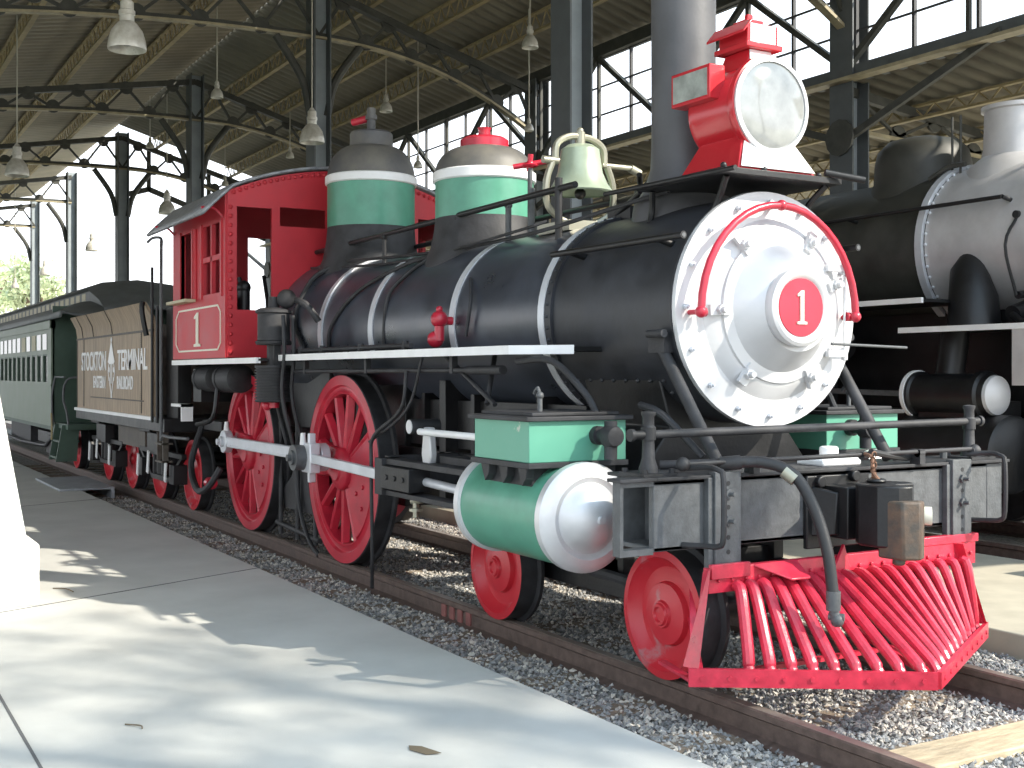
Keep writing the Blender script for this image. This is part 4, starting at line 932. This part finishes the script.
# ================================================================ COACH
K = thing('passenger_coach','green passenger coach with grey clerestory roof, behind the tender','railway coach',(-20,0,0))
x0c, x1c, wy = -30.0, -14.6, 1.35
holes = []
n = 26; pit = .56
for i in range(n):
    xa = x1c-.35-i*pit; 
    holes.append((xa-.42,xa,1.42,1.86)); 
for s in (-1,1):
    wl = grid_wall([x0c,x1c],[.78,2.38],holes,lambda u:2.38,lambda u,z:(u,s*wy,z),'body_side','coach_green',K,.05)
    for h in holes:
        f = B(); f.box((h[0],s*wy-.02,h[2]),(h[0]+.025,s*wy+.02,h[3])).box((h[1]-.025,s*wy-.02,h[2]),(h[1],s*wy+.02,h[3])).box((h[0],s*wy-.02,h[3]-.025),(h[1],s*wy+.02,h[3]))
        f = f.build('window_sash','coach_dark',K)
        yy = s*(wy-.01); B().box((h[0],yy-.004,h[2]),(h[1],yy+.004,h[3])).build('window_pane','pane',f)
        if s < 0:
            u = B(); u.box((h[0]+.02,s*(wy+.028)-.004,1.93),(h[1]-.02,s*(wy+.028)+.004,2.18)); u.build('upper_light','cream_trim_and_reflection' if h is holes[2] or h is holes[4] else 'pane',K)  # the two cream panes are painted reflections on the glass
    b = B(); b.box((x0c,s*wy-.035,1.36),(x1c,s*wy+.035,1.385)); b.box((x0c,s*wy-.045,2.25),(x1c,s*wy+.045,2.38)); b.box((x0c,s*wy-.03,.74),(x1c,s*wy+.03,.8)); b.build('belt_rail','coach_green',K)
b = B(); b.box((x1c-.04,-1.35,.8),(x1c,-.35,2.6)); b.box((x1c-.04,.35,.8),(x1c,1.35,2.6)); b.box((x1c-.04,-.35,2.45),(x1c,.35,2.75)); b.build('end_wall','coach_dark',K)
b = B(); b.box((x1c-.05,-.35,.8),(x1c-.02,.35,2.45)); b.build('end_door','coach_dark',K)
# roof with clerestory
def rprof(k=1):
    return [(-1.42,2.38),(-1.4,2.46),(-1.2,2.58),(-.85,2.68),(-.72,2.70),(-.72,2.88),(-.78,2.9),(-.55,3.0),(0,3.06),(.55,3.0),(.78,2.9),(.72,2.88),(.72,2.70),(.85,2.68),(1.2,2.58),(1.4,2.46),(1.42,2.38)]
b = B(); rows = [[(x0c,y,z) for y,z in rprof()],[(-14.9,y,z) for y,z in rprof()]]
for x,k in ((-14.4,.75),(-13.9,.45),(-13.6,.15),(-13.5,.0)):
    rows.append([(x,y,2.36+(z-2.36)*(.25+.75*k) if z>2.5 else z) for y,z in [(yy_,min(zz_,2.36+(3.06-2.36)*(1-(yy_/1.6)**2))) for yy_,zz_ in rprof()]])
b.sheet(rows); rf = b.build('roof','coach_roof',K,solid=.03,ang=50)
for i in range(30):
    x = -15.3-i*.5
    B().box((x-.3,-.735,2.735),(x,-.715,2.85)).build('clerestory_window','cream_trim_and_reflection',rf)
b = B(); b.box((-14.6,-1.3,.72),(-13.6,1.3,.8)); b.box((-30,-1.3,.66),(-14.6,1.3,.74)); b.build('underframe','coach_dark',K)
for s in (-1,1):
    b = B()
    for z,o_ in ((.52,1.38),(.28,1.42)): b.box((-14.4,min(s*o_,s*(o_-.28)),z),(-13.8,max(s*o_,s*(o_-.28)),z+.03))
    for x in (-14.42,-13.82): b.prism([(x,s*1.1,.78),(x,s*1.35,.78),(x,s*1.44,.24),(x,s*1.14,.24)],(.03,0,0))
    b.build('platform_steps','coach_dark',K)
b = B()
for s in (-1,1): b.tube([(-14.5,s*1.33,1.5),(-14.5,s*1.38,1.2),(-14.5,s*1.36,.78)],.015,sub=2).tube([(-13.55,s*1.3,.8),(-13.6,s*1.32,1.0),(-13.75,s*1.34,1.2),(-13.7,s*1.3,1.45),(-13.6,s*1.1,1.5),(-13.6,s*.4,1.5)],.017,sub=3).cyl((-14.5,s*1.33,1.5),(-13.7,s*1.33,1.5),.015)
b.build('platform_railing','steel_grey',K)
b = B(); b.tube([(-14.3,-1.42,.95),(-14.25,-1.42,.8),(-14.27,-1.42,.55)],.014,sub=2); b.build('yellow_cable','joist_tan',K)
b = B(); b.tube([(-15.0,-1.2,.66),(-16.2,-1.2,.35),(-19,-1.2,.3),(-22,-1.2,.35),(-23.5,-1.2,.66)],.03,sub=0); b.box((-21,-1.1,.3),(-18.5,-.6,.62)); b.build('truss_rod','dusty_black',K)
for tx in (-16.5,-27):
    for dx in (-.9,.9):
        for s in (-1,1): truckwheel(tx+dx,s,K,.42)
    b = B()
    for s in (-1,1): b.box((tx-1.5,s*1.0-.05,.35),(tx+1.5,s*1.0+.05,.55)); b.box((tx-.4,s*1.0-.08,.2),(tx+.4,s*1.0+.08,.5))
    b.box((tx-.3,-1,.4),(tx+.3,1,.6)); b.build('truck_side_frame','black',K,bev=.006)
# ================================================================ LOCOMOTIVE 2
G = thing('steam_locomotive','larger black steam locomotive with silver smokebox at the right, on the second track','locomotive',(-5,5.6,0))
Y2, Z2 = 5.6, 2.8
B().lathe([(0,-12),(.95,-12),(.95,-8),(.8,-6.5),(.8,-3.0),(0,-3.0)],(0,Y2,Z2),'X',56).build('boiler','olive_black',G)
b = B().lathe([(0,-3.05),(.81,-3.05),(.81,-.4),(.7,-.35),(0,-.35)],(0,Y2,Z2),'X',56); sb = b.build('smokebox','loco_silver',G)
b = B().lathe([(.8,-3.14),(.85,-3.14),(.85,-3.06),(.81,-3.06)],(0,Y2,Z2),'X',56)
for p in circ((-3.03,Y2,Z2),.82,48): b.ball(p,.016,6)
b.build('smokebox_ring','rod_steel',G)
B().lathe([(.58,3.3),(.5,3.5),(.49,3.7),(.46,3.83),(.36,3.93),(.2,3.97),(0,3.98)],(-3.77,Y2,.06),'Z',40).build('sand_dome','olive_black',G)
B().lathe([(.6,3.3),(.45,3.56),(.33,3.66),(.31,3.75),(.30,4.1),(.33,4.11),(.33,4.15),(.27,4.15),(.25,4.0),(0,4.0)],(-2.62,Y2,0),'Z',40).build('chimney','loco_silver',G)
b = B(); b.tube([(-3.3,Y2-.45,3.5),(-3.1,Y2-.4,3.6),(-2.9,Y2-.4,3.6)],.025,sub=3)
for dx in (0,.1): b.cyl((-3.1+dx,Y2-.35,3.5),(-3.1+dx,Y2-.35,4.1),.012)
b.build('pipe','olive_black',G)
b = B(); b.cyl((-9,Y2-.86,3.15),(-2.13,Y2-.86,3.15),.02)
for x in (-8,-6,-4,-2.13): b.cyl((x,Y2-.7,3.12),(x,Y2-.86,3.15),.02)
b.build('handrail','black',G)
b = B(); b.tube([(-2.02,Y2-.78,2.98),(-2.05,Y2-.92,2.7),(-1.98,Y2-.86,2.25)],.014,sub=4)
b.cyl((-2.02,Y2-.7,2.98),(-2.02,Y2-.82,2.98),.035).cyl((-1.98,Y2-.7,2.27),(-1.98,Y2-.84,2.25),.035); b.build('hand_grab','black',G)
b = B(); b.cyl((-2.0,Y2-.65,2.15),(-2.0,Y2-.88,2.08),.08).cyl((-2.0,Y2-.88,2.08),(-1.85,Y2-.95,2.0),.03); b.build('blower_fitting','black',G)
b = B(); b.tube([(-2.62,Y2-.62,2.68),(-2.55,Y2-.78,2.5),(-2.45,Y2-.85,2.25),(-2.42,Y2-.87,1.96)],[.1,.17,.22,.24],seg=20,sub=0); b.cyl((-2.52,Y2-1.0,1.95),(-2.52,Y2-1.1,1.45),.13); b.build('steam_pipe','black',G)
for x0_,x1_,z,nm in ((-9.5,-2.55,2.22,1),(-2.82,-.9,1.95,2)):
    rb = B().box((x0_,4.2,z-.015),(x1_,5.0,z+.015)).build('running_board','black',G)
    B().box((x0_,4.17,z-.025),(x1_,4.2,z+.025)).build('board_edge','white',rb)
B().box((-1.6,4.18,1.45),(-1.1,4.22,1.93)).build('step_panel','loco_silver',G)
v2 = B().lathe([(0,-2.75),(.21,-2.75),(.21,-2.7),(.19,-2.68),(.19,-2.05),(.215,-2.03),(.215,-1.97),(.19,-1.95),(.18,-1.9),(0,-1.88)],(0,4.35,1.36),'X',36).build('valve_chest','black',G)
B().lathe([(.18,-1.91),(.17,-1.87),(.1,-1.84),(0,-1.835)],(0,4.35,1.36),'X',36).build('valve_chest_cover','silver',v2)
B().lathe([(.2,-2.77),(.222,-2.77),(.222,-2.73),(.2,-2.73)],(0,4.35,1.36),'X',36).build('valve_band','white',v2)
c2 = B().lathe([(0,-2.8),(.34,-2.8),(.34,-1.75),(.3,-1.72),(0,-1.7)],(0,4.4,.85),'X',40).build('cylinder','black',G)
B().box((-2.65,4.25,.85),(-2.05,4.9,1.3)).build('cylinder_saddle','black',G)
b = B(); b.box((-12,5.0,.6),(-1.2,5.1,1.2)).box((-12,6.1,.6),(-1.2,6.2,1.2)).box((-11,5.1,.7),(-1.4,6.1,2.15)).box((-2.8,5.0,1.0),(-1.3,6.2,2.1)); b.build('main_frame','black',G)
B().box((.1,4.35,.6),(.35,6.85,1.1)).build('pilot_beam','black',G,bev=.01)
B().box((-2.0,5.2,.7),(.1,6.0,1.2)).build('front_deck','black',G,bev=.01)
for x in (-9.3,-7.4,-5.5):
    for s in (-1,1):
        b = B(); yw_ = Y2+s*.76
        b.lathe([(.82,-.07),(.82,.05),(.86,.07),(.7,.07),(.7,-.07),(.82,-.07)],(x,yw_,.84),'Y',48); b.lathe([(0,-.1),(.16,-.1),(.16,.1),(0,.1)],(x,yw_,.84),'Y',24)
        for i in range(14): a = 2*pi*i/14; b.bar((x+.14*sin(a),yw_,.84+.14*cos(a)),(x+.72*sin(a),yw_,.84+.72*cos(a)),.06,.05)
        b.build('driving_wheel','dusty_black',G)
for x in (-3.3,-1.5):
    for s in (-1,1): B().lathe([(0,-.06),(.38,-.06),(.4,-.05),(.4,.04),(.42,.06),(0,.06)],(x,Y2+s*.76,.41),'Y',36).build('truck_wheel','dusty_black',G)
b = B(); b.bar((-9.3,4.6,.84),(-5.5,4.6,.84),.05,.1); b.bar((-7.4,4.5,.84),(-4.0,4.45,.85),.05,.1); b.box((-4.6,4.3,1.05),(-2.9,4.5,1.1)); b.box((-4.6,4.3,.62),(-2.9,4.5,.67)); b.bar((-5.5,4.5,1.4),(-3.0,4.4,1.36),.04,.05); b.build('rods','steel_grey',G)
b = B()
for x in (-4.6,-5.4): b.box((x,4.25,2.3),(x+.3,4.7,2.7))
b.cyl((-4.9,4.55,1.7),(-4.9,4.55,2.15),.13); b.cyl((-4.4,4.55,1.7),(-4.4,4.55,2.1),.12); b.box((-5.3,4.4,1.2),(-4.0,4.6,1.6)); b.cyl((-7.5,4.6,1.85),(-3.9,4.6,1.85),.16); b.build('auxiliaries','black',G)
b = B(); b.cyl((-6.3,Y2-.35,3.5),(-6.3,Y2-.35,3.95),.03).cyl((-6.3,Y2+.3,3.5),(-6.3,Y2+.3,3.95),.03).cyl((-6.3,Y2-.45,3.9),(-6.3,Y2+.5,3.95),.03).lathe([(.2,3.58),(.16,3.68),(.12,3.85),(0,3.9)],(-6.3,Y2,0),'Z',24); b.cyl((-7.0,Y2-.5,3.45),(-5.4,Y2-.45,3.85),.025).cyl((-5.8,Y2-.3,3.5),(-5.5,Y2-.3,3.85),.03)
b.build('bell_and_cradle','black',G)
b = B(); b.cyl((-5.2,Y2-.82,2.95),(-5.17,Y2-.86,2.95),.03); 
for x in (-4.6,-4.45): b.ball((x,Y2-.85,2.72),.03)
b.box((-4.7,Y2-.87,2.66),(-4.35,Y2-.8,2.69)); b.build('washout_plug','cream',G)
b = B(); b.box((-14,4.2,1.9),(-12,4.25,3.4)).box((-14,6.95,1.9),(-12,7.0,3.4)).box((-12.05,4.2,1.9),(-12,7.0,3.4)); b.prism([(-14.2,4.1,3.4),(-14.2,5.6,3.75),(-14.2,7.1,3.4)],(2.3,0,0)); b.box((-14,4.2,1.6),(-12,7.0,1.9)); b.build('cab','black',G)
# ================================================================ TREES
def tree(x, y, h, r, n, label, leaf=.09, squash=.8, seed=1, group=None, zc=None):
    rnd = random.Random(seed); t = thing('tree',label,'tree',(x,y,-.3),group)
    zc = zc or h-r*squash
    b = B(); b.tube([(x,y,-.3),(x+.1,y,h*.4),(x,y,h*.75)],[h*.03,h*.02,h*.008]); 
    for i in range(6):
        a = i*1.05; b.tube([(x,y,h*.4+i*h*.04),(x+r*.4*cos(a),y+r*.4*sin(a),zc),(x+r*.7*cos(a),y+r*.7*sin(a),zc+r*.2)],[h*.01,h*.006,h*.003])
    b.build('trunk','bark',t)
    verts = []; faces = []
    cl = [(rnd.gauss(0,.45)*r,rnd.gauss(0,.45)*r,rnd.gauss(0,.4)*r*squash) for _ in range(int(30))]
    for i in range(n):
        c = rnd.choice(cl); q = Vector((c[0]+rnd.gauss(0,.16)*r,c[1]+rnd.gauss(0,.16)*r,c[2]+rnd.gauss(0,.14)*r))
        q += Vector((x,y,zc)); u = Vector((rnd.gauss(0,1),rnd.gauss(0,1),rnd.gauss(0,1))).normalized(); w = u.orthogonal().normalized()
        s_ = leaf*rnd.uniform(.6,1.3); k = len(verts)
        verts += [q-u*s_, q+w*s_*.5, q+u*s_, q-w*s_*.5]; faces.append((k,k+1,k+2,k+3))
    me = bpy.data.meshes.new('foliage'); me.from_pydata([tuple(v) for v in verts],[],faces); me.materials.append(M['leaf'])
    o = bpy.data.objects.new('foliage',me); C.objects.link(o); o.parent = t; o.location = -Vector(t.location)
    return t
for i,(x,y,h,r) in enumerate(((-80,1.2,10.5,3.2),(-92,6.5,11.5,3.6),(-84,8.6,9.5,2.2))):
    tree(x,y,h,r,3500,['leftmost pale tree beyond the far open end of the shed','tall pale tree farthest back beyond the far open end','small pale tree nearest the coach roof beyond the far end'][i],.2,seed=i+1,group='trees beyond the far end')
for i,(x,y,h,r) in enumerate(((-20,24,8.5,3),(-36,27,9.5,3.5))):
    tree(x,y,h,r,3000,['tree outside the clerestory windows nearest the bell','tree outside the clerestory windows, farther back'][i],.25,seed=i+20,group='trees outside the clerestory')
tree(15.0,8.3,15,3.0,2300,'shade tree standing in front of the shed, dappling the platform',.16,seed=11,zc=12.9)
